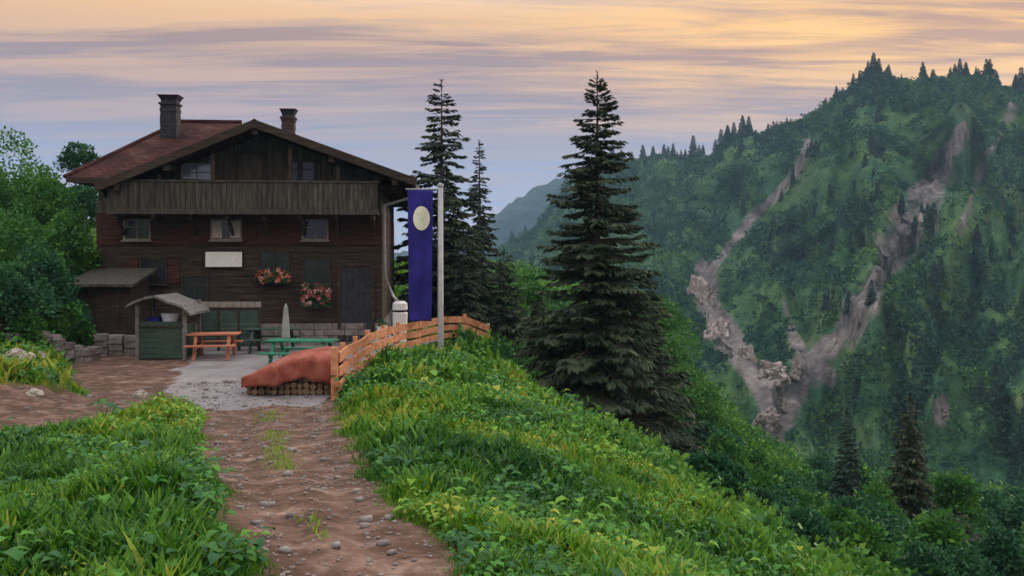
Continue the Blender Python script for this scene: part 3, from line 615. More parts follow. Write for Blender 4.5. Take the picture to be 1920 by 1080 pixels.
# low dry stone wall
def stonewall(label, pts, h, seed):
    g = random.Random(seed); mb = MB(); o = Vector((*pts[0], H(*pts[0])))
    for (ax, ay), (bx, by) in zip(pts[:-1], pts[1:]):
        L = math.hypot(bx-ax, by-ay); s = 0
        while s < L:
            w = g.uniform(.22, .45); z0 = H(ax+(bx-ax)*s/L, ay+(by-ay)*s/L)-.12; z = z0
            while z < z0+h+.1:
                hh = g.uniform(.12, .22); c = Vector((ax+(bx-ax)*(s+w/2)/L, ay+(by-ay)*(s+w/2)/L, z+hh/2)); n = 7
                vs = []; d = Vector(((bx-ax)/L, (by-ay)/L, 0)); q = Vector((-d.y, d.x, 0)); dp_ = g.uniform(.2, .28)
                for sx in (-1, 1):
                    for sy in (-1, 1):
                        for sz in (-1, 1): vs.append(c+d*sx*w*g.uniform(.4, .5)+q*sy*dp_*g.uniform(.75, 1)+Vector((0,0,sz*hh*g.uniform(.4, .5))))
                mb.add(vs, [(0,1,3,2),(4,6,7,5),(0,4,5,1),(2,3,7,6),(0,2,6,4),(1,5,7,3)]); z += hh
            s += w
    return tag(mb.build('stone_wall', 'stone', None, origin=o), label, 'stone wall')
stonewall('low dry stone wall in front of the reddish shed', [XY(176,27.3), XY(262,27.6)], .55, 2)
stonewall('rough stone edging along the foot of the leafy bank left of the hut', [XY(20,23.5), XY(100,25), XY(165,26.2)], .3, 5)

# open stall with boarded counter
def stall():
    D = 26.2; x0, x1 = (262-960)*D/F, (342-960)*D/F; t = thing('stall', 'small open wooden stall with grey roof and boarded counter left on the terrace', 'stall', ((x0+x1)/2, D, TZ))
    y0, y1 = D, D+1.1; zt = (HY-572)*D/F
    c = MB(); z = TZ+.03
    while z < TZ+.98: c.box(x0, x1, y0+random.uniform(-.012, .0), y0+.04, z+.006, z+.15); z += .157
    c.box(x0-.0, x0+.04, y0+.045, y1, TZ, TZ+.97); c.box(x1-.04, x1, y0+.045, y1, TZ, TZ+.97); c.build('counter_front', 'dark_green', t)
    c = MB(); c.box(x0-.06, x1+.06, y0-.08, y1+.02, TZ+.985, TZ+1.03); c.build('counter_top', 'grey_wood', t)
    for x, y in ((x0-.05, y0-.03), (x1+.07, y0-.03), (x0-.05, y1+.08), (x1+.07, y1+.08)):
        p = MB(); p.box(x-.05, x+.05, y-.05, y+.05, TZ, zt-.0 if y < D+.5 else zt+.1); p.build('post', 'weathered', t)
    r = MB(); xm = x0+.45; za = zt+.3; ya, yb = y0-.3, y1+.35
    pts = [(x0-.3, zt-.0), (x0-.05, zt+.14), (xm-.15, za-.03), (xm+.1, za), (x1-.35, za-.16), (x1+.05, zt+.02), (x1+.32, zt-.22)]
    for (a, b), (c_, d) in zip(pts[:-1], pts[1:]): r.prism([(a, b), (c_, d), (c_, d-.07), (a, b-.07)], ya, yb)
    r.build('roof', 'weathered', t)
    b = MB(); cx_, cy_, cz = x0+.72, D+.45, TZ+1.035
    b.tube([(cx_, cy_, cz), (cx_, cy_, cz+.06), (cx_, cy_, cz+.3), (cx_, cy_, cz+.31)], [.17, .2, .27, .23], 18)
    tag(b.build('wash_basin', 'basin', None, origin=(cx_, cy_, cz), smooth=False), 'pale blue-white basin on the counter of the wooden stall', 'basin')
    b = MB(); cx_ = x0+.28; b.box(cx_-.16, cx_+.16, cy_-.15, cy_+.15, cz, cz+.2)
    for k in range(3): b.box(cx_-.165, cx_+.165, cy_-.162, cy_-.151, cz+.02+k*.06, cz+.06+k*.06)
    tag(b.build('crate', 'flag', None, origin=(cx_, cy_, cz)), 'dark blue crate on the counter of the wooden stall', 'crate')
stall()
# windbreak screen with a pale top rail
def screen():
    D = 28.4; x0, x1 = (372-960)*D/F, (486-960)*D/F; t = thing('windbreak', 'dark green windbreak screen with pale top rail in front of the hut wall', 'windbreak', ((x0+x1)/2, D, TZ)); zt = (HY-566)*D/F
    r = MB(); r.box(x0-.05, x1+.05, D-.06, D+.06, zt-.17, zt); r.build('top_rail', 'pale_wood', t)
    for x in np.linspace(x0, x1, 4): p = MB(); p.box(x-.04, x+.04, D-.04, D+.04, TZ, zt-.172); p.build('post', 'dark_wood', t)
    pn = MB(); z = TZ+.15
    while z < zt-.35: pn.box(x0+.045, x1-.045, D-.02+random.uniform(-.004, .004), D+.01, z, z+.135); z += .145
    pn.build('panel', 'dark_green', t)
screen()
# tables with benches
def table_set(label, x, y, rz, wm, L=1.7):
    t = thing('picnic_table', label, 'picnic table', (x, y, TZ), rz)
    a = MB()
    for k in range(5): a.box(-L/2, L/2, -.36+k*.146, -.36+k*.146+.138, .71, .75)
    a.build('table_top', wm, t, origin=(0,0,0))
    for s in (-1, 1):
        b = MB(); b.box(-L/2, L/2, s*.68-.13, s*.68-.004, .41, .45); b.box(-L/2, L/2, s*.68+.004, s*.68+.13, .41, .45); b.build('bench_seat', wm, t, origin=(0,0,0))
    for s in (-1, 1):
        f = MB(); x_ = s*(L/2-.25)
        f.beam((x_, -.28, .70), (x_, -.62, 0), .05, .09, (1,0,0)); f.beam((x_, .28, .70), (x_, .62, 0), .05, .09, (1,0,0)); f.box(x_+.027, x_+.067, -.78, .78, .33, .405); f.build('leg_frame', wm, t, origin=(0,0,0))
    return t
table_set('reddish brown picnic table beside the wooden stall', (402-960)*26.6/F, 26.6, R(8), 'red_wood2' if False else 'pot', 1.45)
table_set('green painted picnic table behind the red covered stack', (566-960)*24.6/F, 24.6, R(-6), 'green_paint', 1.9)
table_set('dark green picnic table close to the window boxes', (510-960)*28.3/F, 28.3, R(3), 'dark_green', 1.6)
# folded parasol
D = 26.9; x = (536-960)*D/F; t = thing('folded_parasol', 'folded cream parasol standing between the green picnic tables', 'parasol', (x, D, TZ))
b = MB(); b.tube([(x,D,TZ+.08),(x,D,TZ+1.6)], [.02,.018], 8); b.build('pole', 'pale_wood', t)
b = MB(); b.tube([(x,D,TZ+.6),(x,D,TZ+.64),(x,D,TZ+1.1),(x,D,TZ+1.5),(x,D,TZ+1.62)], [.13,.125,.10,.06,.015], 9); b.build('canopy', 'cloth_cream', t)
b = MB(); b.tube([(x,D,TZ),(x,D,TZ+.05),(x,D,TZ+.09)], [.24,.23,.06], 14); b.build('base', 'stone', t)

# red covered stack of firewood beside the fence
def redstack():
    D = 20.1; x0, x1 = (468-960)*D/F, (632-960)*D/F; t = thing('covered_woodpile', 'long firewood pile under a slumped red tarpaulin beside the fence end', 'woodpile', ((x0+x1)/2, D, TZ))
    y0, y1 = 19.8, 21.6; g = random.Random(3)
    hh = lambda u: .42+.52*math.sin(min(1, u/.75)*math.pi/2)
    lg = MB(); x = x0+.06
    while x < x1-.05:
        z = TZ+.0; top = hh((x-x0)/(x1-x0))-.27
        while z-TZ < top:
            r = g.uniform(.05, .085); lg.tube([(x, y0+g.uniform(-.05, .05), z+r), (x, y1-.1, z+r)], [r, r], 7); z += r*1.85
        x += .145
    lg.build('logs', 'log', t)
    nu, nv = 70, 24; V = []; Q = []
    for j in range(nv):
        for i in range(nu):
            u = i/(nu-1); v = j/(nv-1); h = hh(u); X_ = x0-.06+(x1-x0+.12)*u
            if v < .22: yy = y0-.14-.03*math.sin(u*30); zz = TZ+h*(.36+.06*math.sin(u*11+1)+.03*math.sin(u*31))+(h*(.55))*v/.22-.0
            else: yy = y0-.12+(y1-y0+.2)*(v-.22)/.78; zz = TZ+h*(.93)+.06*math.sin(math.pi*(v-.22)/.78)*min(1, u*2.5)
            if v < .22: zz = min(zz, TZ+h*.93)
            n = mnoise.noise(Vector((u*6, v*5, 2))); V.append((X_, yy-.03*n, zz+.03*n-.02*abs(mnoise.noise(Vector((u*7+v*3, v*5-u*3, 5))))*2)); 
    for j in range(nv-1):
        for i in range(nu-1): a = j*nu+i; Q.append((a, a+1, a+nu+1, a+nu))
    o = MB(); o.add(V, Q, .5); ob = o.build('tarpaulin', 'red_tarp', t, smooth=True); md = ob.modifiers.new('s', 'SOLIDIFY'); md.thickness = .012
redstack()

# timber fence
def fence():
    pts = [(628,19.0,-3.2),(644,20.6,None),(668,22.6,None),(690,24.6,None),(718,26.2,None),(745,27.8,None),(785,29.6,None),(825,31.0,None),(870,31.9,None),(915,32.6,None)]
    P = []
    for px, D, z in pts: x = (px-960)*D/F; P.append(Vector((x, D, min(H(x, D), -3.15))))
    t = thing('timber_fence', 'orange plank fence curving along the edge of the terrace', 'fence', P[0])
    Hh = [1.05, 1.0, .98, .95, .95, .92, .9, .9, .9, .95]
    for i, p in enumerate(P):
        m = MB(); w = .075 if i else .085; lean = Vector((random.uniform(-.03, .03), 0, 0))
        m.tube([p-Vector((0,0,.3)), p+Vector((0,0,Hh[i]*.5))+lean*.5, p+Vector((0,0,Hh[i]+.06))+lean], [w, w*.95, w*.88], 9); m.build('post', 'fence_wood' if i < 9 else 'zinc', t)
    for i in range(len(P)-1):
        a, b = P[i], P[i+1]; d = (b-a).normalized(); q = Vector((d.y, -d.x, 0))*.09
        for k, (zz, h) in enumerate(((.86, .22), (.55, .2), (.25, .18))):
            r = MB(); e = random.uniform(-.02, .02); r.beam(a+q+d*.01+Vector((0,0,zz*Hh[i]+e)), b+q-d*.01+Vector((0,0,zz*Hh[i+1]-e)), .04, h*1.0); r.build('rail', 'fence_wood', t)
fence()

# flagpole and banner
D = 29.3; x = (826-960)*D/F; zg = H(x, D); zt = (HY-348)*D/F
t = thing('flagpole', 'pale grey flagpole standing behind the plank fence', 'flagpole', (x, D, zg))
b = MB(); b.tube([(x,D,zg-.3),(x,D,zg+.1),(x,D,zt-.05)], [.115,.10,.085], 14); b.build('pole', 'zinc', t, smooth=True)
b = MB(); b.tube([(x,D,zt-.05),(x,D,zt-.02),(x,D,zt+.05),(x,D,zt+.08)], [.09,.11,.10,.03], 12); b.build('finial', 'zinc', t)
b = MB(); b.tube([(x,D-.02,zt-.12),(x-1.15,D-.04,zt-.12)], [.025,.02], 8); b.build('crossarm', 'zinc', t)
xb0 = (764-960)*29.2/F; xb1 = (812-960)*29.2/F; zb1 = zt-.15; zb0 = (HY-602)*29.2/F
def flagy(u, v): return 29.2+.045*math.sin(u*9+v*2)*(0.3+v)+.03*math.sin(v*14+u*4)
tb = thing('banner', 'long purple banner with a cream oval hanging from the flagpole', 'banner', ((xb0+xb1)/2, 29.2, zb1))
nu, nv = 22, 60; V = []; Q = []
for j in range(nv):
    for i in range(nu):
        u = i/(nu-1); v = j/(nv-1); V.append((xb0+(xb1-xb0)*(u*(1-.10*v)+.05*v), flagy(u, v), zb1+(zb0-zb1)*v))
for j in range(nv-1):
    for i in range(nu-1): a = j*nu+i; Q.append((a, a+1, a+nu+1, a+nu))
o = MB(); o.add(V, Q, .5); ob = o.build('cloth', 'flag', tb, smooth=True); md = ob.modifiers.new('s', 'SOLIDIFY'); md.thickness = .006
uc, vc = .55, (410-357)/(602-357); V = []; Q = []; nr, na = 7, 32
def ep(rr, a):
    u = uc+.33*rr*math.cos(a); v = vc+.092*rr*math.sin(a); return (xb0+(xb1-xb0)*(u*(1-.10*v)+.05*v), flagy(u, v)-.022, zb1+(zb0-zb1)*v)
for q in range(nr):
    for k in range(na): V.append(ep(.03+.97*q/(nr-1), 6.2832*k/na))
for q in range(nr-1):
    for k in range(na): Q.append((q*na+k, q*na+(k+1) % na, (q+1)*na+(k+1) % na, (q+1)*na+k))
Q.append(tuple(range(na))); o = MB(); o.add(V, Q, .5); ob = o.build('emblem', 'emblem', tb, smooth=True)
# white rain barrel with lid under the downpipe, and a pot
bx, by = (750-960)*31.3/F, 31.3; zg = TZ
t = thing('rain_barrel', 'tall white rain barrel with lid under the bent downpipe', 'rain barrel', (bx, by, zg))
b = MB(); b.tube([(bx,by,zg),(bx,by,zg+.5),(bx,by,zg+1.02),(bx,by,zg+1.05)], [.22,.25,.27,.25], 20); b.build('barrel', 'white', t, smooth=False)
b = MB(); b.tube([(bx,by,zg+1.052),(bx,by,zg+1.12)], [.18,.18], 16); b.build('neck', 'iron', t)
b = MB(); b.tube([(bx,by,zg+1.122),(bx,by,zg+1.15),(bx,by,zg+1.36),(bx,by,zg+1.44)], [.24,.27,.26,.16], 20); b.build('lid', 'white', t)
bx, by = (716-960)*29.8/F, 29.8
t = thing('flower_pot', 'small white flower pot on a stone at the foot of the hut corner', 'pot', (bx, by, TZ+.42))
b = MB(); b.tube([(bx,by,TZ+.42),(bx,by,TZ+.65),(bx,by,TZ+.69),(bx,by,TZ+.67)], [.13,.19,.2,.16], 16); b.build('pot', 'white', t)
g = np.random.default_rng(8); P = g.normal(0, .07, (120, 3))+[0,0,.3]; u = norm(g.normal(0, 1, P.shape)+[0,0,.6])*.11; V, Q = rhombs(P, u, norm(np.cross(u, g.normal(0, 1, P.shape)))*.03); npmesh('leaves', V, Q, 'leaf_dark', t, np.repeat(g.random(120), 4))

# boulders
def rock_mesh(name, m, seed, sub=3, rough=.35, sc=(1,1,.7)):
    import bmesh
    bm = bmesh.new(); bmesh.ops.create_icosphere(bm, subdivisions=sub, radius=1)
    for v in bm.verts:
        c = v.co.copy(); n = mnoise.noise(c*1.1+Vector((seed,0,0)))*rough*1.6+mnoise.noise(c*2.7+Vector((0,seed,0)))*rough*.7+abs(mnoise.noise(c*5.0+Vector((0,0,seed))))*rough*.4-abs(mnoise.noise(c*3.1+Vector((seed,seed,0))))*rough*.5+mnoise.noise(c*11)*rough*.12
        v.co = c*(1+n); v.co.x *= sc[0]; v.co.y *= sc[1]; v.co.z *= sc[2]
    me = bpy.data.meshes.new(name); bm.to_mesh(me); bm.free(); me.materials.append(M[m]); o = bpy.data.objects.new(name, me); COL.objects.link(o); return o
b = rock_mesh('boulder', 'boulder', 1.3); b.location = (TZ*0+(716-960)*29.8/F, 29.8, TZ+.15); b.scale = (.34,.3,.40); tag(b, 'squat grey stone carrying the white flower pot', 'boulder')
for lab, px, py, D, s, sd in [('pale boulder on the yellowish grass left of the side path',62,712,17.6,.17,2.1),('pale boulder below the bushes at the left edge',66,640,21.5,.24,3.3),('long flat stone at the upper rim of the left bank',28,655,20.5,.3,4.2),
        ('small grey stone where the two paths meet',262,720,19.6,.12,5.2)]:
    x = (px-960)*D/F; b = rock_mesh('boulder', 'boulder', sd); b.location = (x, D, H(x, D)+s*.35); b.scale = (s*1.2, s, s); tag(b, lab, 'boulder')
# loose pebbles on the path, beyond counting
g = np.random.default_rng(21); VV, QQ, n0 = [], [], 0
cube = np.array([[-1,-1,-1],[1,-1,-1],[1,1,-1],[-1,1,-1],[-1,-1,1],[1,-1,1],[1,1,1],[-1,1,1]], float); cq = np.array([(0,3,2,1),(4,5,6,7),(0,1,5,4),(1,2,6,5),(2,3,7,6),(3,0,4,7)])
X_ = g.uniform(-12, 1, 30000); Y_ = 4+18*g.random(30000)**1.4; sd_ = path_sd(X_, Y_); k = (sd_ < .1) & ((g.random(30000) < .5) | (sd_ > -.25)); X_, Y_ = X_[k][:3500], Y_[k][:3500]; Z_ = height(X_, Y_)
sz = g.uniform(.003, .010, len(X_))*(1+(g.random(len(X_)) < .05)*1.6)*(1+Y_/14)
Vp = (cube[None]*g.uniform(.55, 1, (len(X_), 8, 1))*np.stack([sz*1.3, sz, sz*.6], 1)[:,None]); a = g.random(len(X_))*6.28; c, s = np.cos(a)[:,None], np.sin(a)[:,None]
Vr = np.stack([Vp[:,:,0]*c-Vp[:,:,1]*s, Vp[:,:,0]*s+Vp[:,:,1]*c, Vp[:,:,2]], -1)+np.stack([X_, Y_, Z_+sz*.3], 1)[:,None]
tag(npmesh('pebbles', Vr.reshape(-1, 3), (np.arange(len(X_))[:,None,None]*8+cq[None]).reshape(-1, 4), 'stone'), kind='stuff')

# rock outcrops in the gully on the mountain foot
outs = [('tall pale rock rib at the top of the gully beside the green knoll',1312,560,98,(3.2,4,5.6),0),('reddish rock step below the tall pale rib',1352,628,94,(3.4,4,4.2),.3),('pale rounded rock standing in the gully bend',1393,668,90,(2.0,2.4,3.2),.2),
        ('broad pinkish rock face in the middle of the gully',1452,700,92,(3.4,4,3.6),.5),('whitish rock tooth at the right of the broad rock face',1497,703,92,(1.8,2,3.0),.2),
        ('smooth grey-pink slab at the foot of the gully, left half',1438,790,84,(2.6,3.4,4.0),.3),('smooth pale slab at the foot of the gully, right half',1472,770,84,(1.6,2.4,3.2),-.3),('single pale rock among the bushes on the far right slope',1766,768,120,(1.6,2,2.2),0)]
for i, (lab, px, py, D, s, rot) in enumerate(outs):
    b = rock_mesh('rock_outcrop', 'rock', 6.1+i*1.7, 5, .42, (1,1,1)); q_ = int(np.argmin(np.where(PXg > 0, (mp_x-px)**2+(mp_y-py)**2+(Tg > 1)*1e6, 1e9))); L_ = Vector((float(X.flat[q_]), float(Y.flat[q_]), float(Z.flat[q_]))) if False else OUTP(px, py); D_ = L_.y; b.location = L_; b.scale = (s[0]*.38*D_/D, s[1]*.38*D_/D, s[2]*.36*D_/D); b.rotation_euler = (0, rot, i); tag(b, lab, 'rock outcrop', 'rock outcrops in the gully' if i < 7 else None)

# ------------------------------------------------------------------ trees and bushes
def sp(label, px, ytop, D, r, seed, **k):
    x = (px-960)*D/F; zg = H(x, D); h = (HY-ytop)*D/F-zg; return spruce(label, x, D, h, r, seed, z=zg, **k)
sp('tallest dark spruce, standing below the edge of the green slope', 1120, 138, 28, 3.15, 11, dens=2.1, lsz=.20, powr=.76, step=.47)
sp('slender open spruce rising directly behind the flagpole', 828, 152, 41, 2.7, 12, dens=1.9, lsz=.26, gap=.22, powr=.66, step=.7)
sp('narrow dark spruce just right of the one behind the flagpole', 899, 266, 47, 1.5, 13, dens=1.6, lsz=.22, gap=.15, powr=.75, step=.7)
sp('short dark spruce between the flagpole and the end of the fence', 868, 440, 38, 1.1, 14, dens=1.2, lsz=.2, powr=.6)
sp('young bushy spruce at the right end of the fence', 945, 470, 40, 1.3, 15, dens=1.2, lsz=.2, powr=.6)
sp('thin spruce in the lower right, left one of the pair', 1588, 770, 33, .75, 16, dens=1.4, lsz=.16, m='spruce_blue')
sp('taller spruce in the lower right, right one of the pair', 1706, 742, 31, 1.1, 17, dens=1.4, lsz=.18)
sp('low wide spruce near the bottom right corner', 1790, 960, 22, 1.0, 18, dens=1.5, lsz=.16)
sp('small spruce growing under the right side of the tallest spruce', 1225, 600, 31, 1.4, 19, dens=1.2, lsz=.18)
sp('small leaning spruce left of the tallest spruce base', 1010, 560, 36, 1.0, 20, dens=1.2, lsz=.2)
def bu(label, px, ytop, D, w, seed, **k):
    x = (px-960)*D/F; zg = H(x, D); h = max(.8, (HY-ytop)*D/F-zg); return bush(label, x, D, w, h, seed, z=zg, **k)
tr = bu('dark round-topped tree peeking over the left end of the hut roof', 148, 224, 46, 2.9, 30, m='leaf_dark', n=9000, lsz=.16, name='broadleaf_tree', cat='tree', nb=12)
LB = [('tall green bush at the left edge of the photo, reaching highest',8,232,35,5.0),('round green bush between the left edge and the hut roof',70,285,33,3.4),('bright green bush touching the left eave of the hut',130,345,30.5,2.6),
      ('wide green bush low on the left slope under the tall one',30,380,28,3.4),('dense green bush directly left of the hut wall',150,400,30,2.0),('dark bush at mid height on the left slope',70,450,26.5,2.6),
      ('shaggy bush at the left edge above the bank',5,500,24,2.4),('dark green bush left of the reddish shed',115,500,27.5,1.9),('small bush in front of the shed at the left',128,560,26.5,1.2),('low bush above the pale boulders',48,580,24,1.3),('far bush on the crest at the far left',-60,215,40,5),('low bright bush at the foot of the left slope',150,590,27,.8)]
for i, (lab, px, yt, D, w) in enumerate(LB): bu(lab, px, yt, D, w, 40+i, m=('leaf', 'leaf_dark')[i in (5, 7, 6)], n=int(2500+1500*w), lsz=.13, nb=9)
RB = [('rounded green bush on the knoll right of the tallest spruce',1275,600,50,5,0),('bright bush on the right shoulder of the knoll',1325,690,46,4,0),('bush on the knoll skyline behind the tallest spruce',1235,545,55,4.5,0),('dark bush low on the knoll above the gully foot',1320,790,38,3.2,1),
      ('green bush at the lower end of the knoll',1372,860,36,2.6,0),('dark bush close behind the edge of the grass slope',1330,905,20,1.8,1),('wide dark bush in the hollow at lower right',1400,930,22,2.6,1),('green bush between the hollow and the thin spruce',1490,920,27,2.4,0),
      ('bush between the two spruces of the lower right pair',1645,900,29,1.8,0),('bush at the bottom edge below the thin spruce',1560,985,20,1.8,0),('dark bush at the bottom right corner',1880,990,21,2.0,1),('green bush right of the taller lower spruce',1790,880,34,2.6,0),
      ('small pale bush just right of the fence end',975,560,44,2.2,0),('low bush behind the fence under the narrow spruce',905,540,42,2.0,1),('bush behind the fence between banner and spruces',845,540,40,1.8,1),('yellow-green bush left of the tallest spruce',990,500,50,2.4,0),
      ('dark bush at the foot of the tallest spruce',1190,830,24,2.0,1),('green bush near the bottom edge at the end of the grass slope',1420,1020,15,1.3,0)]
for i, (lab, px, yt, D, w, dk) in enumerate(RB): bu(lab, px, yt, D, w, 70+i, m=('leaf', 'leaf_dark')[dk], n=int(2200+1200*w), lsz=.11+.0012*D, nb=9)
# bush cover further down the right slope: copies of three bushes
protos = [bush('bush on the slope', 24, 48, 3.2, 2.2, 101, n=2600, lsz=.2, group='bushes on the slope below'), bush('dark bush on the slope', 30, 56, 2.6, 2.6, 102, m='leaf_dark', n=2600, lsz=.2, group='bushes on the slope below'),
          bush('wide bush on the slope', 16, 60, 3.6, 2.4, 103, n=2600, lsz=.2, group='bushes on the slope below')]
g = random.Random(5); cnt = 0; used = [0]*3
while cnt < 170:
    D = g.uniform(18, 98); px = g.uniform(1180, 1990); x = (px-960)*D/F
    if D < 26 and px < 1420: continue
    if 95 > D > 44 and 1290 < px < 1540: continue
    z = H(x, D)-(D > 92)*3; k = cnt % 3; sc = g.uniform(.5, 1.15)*(.7 if D < 40 else 1.1); pl = (x, D, z-.2); az = g.random()*6.28
    if used[k]: o = dup(protos[k], pl, az, sc)
    else: o = protos[k]; o.location = pl; o.scale = (sc,)*3; used[k] = 1
    o['label'] = (('small ' if sc < .65 else 'big ' if sc > 1 else '')+('bright green ', 'dark green ', 'wide green ')[k])+'bush '+('close below the grass slope' if D < 36 else 'in the hollow past the lower spruces' if D < 60 else 'on the slope at the mountain foot')+(' near the right edge' if px > 1720 else ' below the gully' if px < 1480 else '')
    cnt += 1
# ridge trees
ridge_protos = []
for k in range(4):
    gp_ = 'spruces along the mountain crest'; t = thing('spruce_tree', 'small dark spruce silhouetted on the mountain crest', 'spruce tree', (0,0,0), 0, gp_)
    V, Q, T, lb = spruce_crown(9+k, 2.4+.3*k, 200+k, dens=.5, lsz=.9, powr=.7); npmesh('crown', V, Q, 'spruce_blue', t, T); lb.build('trunk', 'bark', t, origin=(0,0,0)); ridge_protos.append(t)
g = random.Random(12); first = [True]*4
def place(k, x, y, z, s):
    if first[k]: first[k] = False; o = ridge_protos[k]; o.location = (x, y, z); o.scale = (s,)*3
    else: o = dup(ridge_protos[k], (x, y, z), g.random()*6.28, (s,)*3)
    return o
spots = []
for px, s in [(1165,.7),(1185,.55),(1205,.9),(1225,.7),(1245,1.0),(1262,.8),(1285,.6),(1300,.9),(1318,.7),(1352,1.0),(1364,1.15),(1376,.9),(1392,1.1),(1404,.8),(1440,.5),(1475,.4),(1548,.45),(1568,.6),(1580,.5),(1600,.7),(1612,.55),(1628,.6),(1638,.95),(1648,.7),(1662,.4),(1690,.3),(1730,.7),(1748,.35),(1790,.55),(1800,.7),(1812,.6),(1830,.4),(1856,.8),(1866,.5),(1905,.7),(1915,.9),(1928,.9),(1950,.8),
              (1040,.6),(1062,.8),(1080,.9),(1100,.8),(1128,.7),(1145,.8),(960,.8),(985,.7),(1010,.8)]:
    spots.append((px, 1.0, s*g.uniform(.95, 1.3)*(.95 if px < 1350 else .85))); spots.append((px+g.uniform(-12, 12), g.uniform(.985, 1.0), s*g.uniform(.5, .9)))
for _ in range(150):
    px = g.uniform(960, 1960); tt_ = g.uniform(.12, .98)
    if px < 1400: tt_ = g.uniform(.55, .99)
    spots.append((px, tt_, g.uniform(.3, .62)))
for i, (px, t0, s) in enumerate(spots):
    X0, Y0, Z0 = mpoint(np.array([px]), np.array([t0])); o = place(i % 4, float(X0[0]), float(Y0[0]), float(Z0[0])-.6, s)
    if t0 < 1: o['label'] = ('tiny ' if s < .38 else 'small ' if s < .5 else 'larger ')+'dark spruce '+('high on' if t0 > .75 else 'halfway up' if t0 > .45 else 'low on')+' the mountain face '+('behind the tallest spruce' if px < 1250 else 'left of the reddish gully' if px < 1450 else 'below the highest peak' if px < 1700 else 'near the right edge'); o['group'] = 'spruces scattered over the mountain face'
# dwarf pine and scrub over the mountain face (beyond counting)
g = np.random.default_rng(77); n = 36000; px = g.uniform(900, 2050, n); t0 = np.where(np.arange(n) % 3 == 0, g.random(n)*.35, g.random(n)**.9)*.995
X0, Y0, Z0 = mpoint(px, t0); qx = 960+F*X0/Y0; qy = HY-F*Z0/Y0
i_t = np.clip(np.searchsorted(t_, t0), 0, len(t_)-1); i_p = np.clip(((px-500)/5).astype(int), 0, len(px_)-1); bm_ = mb[i_t, i_p]
dens = vnoise(px/60, t0*14, 5); keep = (g.random(n) > bm_*3.2) & (g.random(n) < np.clip((dens-.18)*2.4, .12, 1)); X0, Y0, Z0, px, t0 = X0[keep], Y0[keep], Z0[keep], px[keep], t0[keep]; n = len(X0); m = 20
rr = g.uniform(.7, 2.6, n)*(Y0/350)**.6; d = norm(g.normal(0, 1, (n*m, 3))); d[:,2] = np.abs(d[:,2]); rad = np.repeat(rr, m)*(1-.4*g.random(n*m))
C = d*rad[:,None]*[1,1,.9]+np.repeat(np.stack([X0, Y0, Z0-.3], 1), m, 0); u = norm(d*.7+g.normal(0, .6, d.shape)); ln = np.repeat(rr, m)*g.uniform(.35, .75, n*m)
V, Q = rhombs(C, u*ln[:,None], norm(np.cross(u, g.normal(0, 1, d.shape)))*(ln*.3)[:,None]); tn = np.clip(np.repeat(.15+.7*vnoise(px/45+3, t0*9, 8)+g.normal(0, .12, n), m)+g.normal(0, .12, n*m), 0, 1)
tag(npmesh('mountain_scrub', V, Q, 'mount_shrub', None, np.repeat(tn, 4)), kind='stuff')

# ------------------------------------------------------------------ meadow: grass and broad-leaved herbs
def scatter(n, x0, x1, y0, y1, seed, pw=1.0):
    g = np.random.default_rng(seed); y = y0+(y1-y0)*g.random(n)**pw; x = g.uniform(x0, x1, n)
    a = (x/np.maximum(y, 1)) ; k = (a > -.72) & (a < .72) & (np.minimum(path_sd(x, y), terr_sd(x, y)) > .12-.40*g.random(n)**3.0) & ~((y > 28.5) & (x > -15.5) & (x < -4.2) & (y < 43)); return x[k], y[k], g
def tone(x, y): return .44+.75*fbm(x*.5, y*.5, 33, 4)+.35*fbm(x*1.9, y*1.9, 36, 3)+.12*np.clip((x+1)/4, -1, 1)*np.clip((12-y)/8, 0, 1)  # random mottling, plus lit yellowish grass at the near right put into the tint
BV, BQ, BT, off = [], [], [], 0
for n, x0, x1, y0, y1, hh, seed, pw in [(150000,-5,4.5,3.0,9,.15,1,1.15),(140000,-10,9,8,18,.19,2,1.1),(100000,-16,20,16,36,.26,3,1.0),(26000,-26,38,30,75,.45,4,1.0)]:
    x, y, g = scatter(n, x0, x1, y0, y1, seed, pw); m = len(x); z = height(x, y)
    h = hh*g.uniform(.45, 1.3, m)*(.7+.8*np.clip(fbm(x*1.2, y*1.2, 44, 3)*2+.4, 0, 1.3)); pe = np.clip(np.minimum(path_sd(x, y), terr_sd(x, y))/.5, .25, 1); h = h*pe
    h = h*np.where(np.minimum(path_sd(x, y), terr_sd(x, y)) < .04, .45, 1)
    a = g.random(m)*6.283; d = np.stack([np.cos(a), np.sin(a), 0*a], 1); s = np.stack([-np.sin(a), np.cos(a), 0*a], 1); w = h*g.uniform(.035, .07, m)*(1+y/16)
    b0 = np.stack([x, y, z-.02], 1); ln = g.uniform(.1, .7, m)*h
    p1 = b0+d*(ln*.3)[:,None]+np.array([0,0,1])*(h*.6)[:,None]; p2 = b0+d*ln[:,None]+np.array([0,0,1])*(h*g.uniform(.75, 1, m))[:,None]
    V = np.stack([b0-s*w[:,None], b0+s*w[:,None], p1+s*(w*.8)[:,None], p1-s*(w*.8)[:,None], p2+s*(w*.12)[:,None], p2-s*(w*.12)[:,None]], 1).reshape(-1, 3); i0 = np.arange(m)*6+off
    BV.append(V); BQ.append(np.stack([i0, i0+1, i0+2, i0+3], 1)); BQ.append(np.stack([i0+3, i0+2, i0+4, i0+5], 1)); off += 6*m
    BT.append(np.repeat(np.clip(tone(x, y)+g.normal(0, .24, m)+.75*np.clip(1-sdist(x, y, [XY(-200,17.5), XY(80,19.5), XY(190,23)])/2.2, 0, 1), 0, 1), 6))
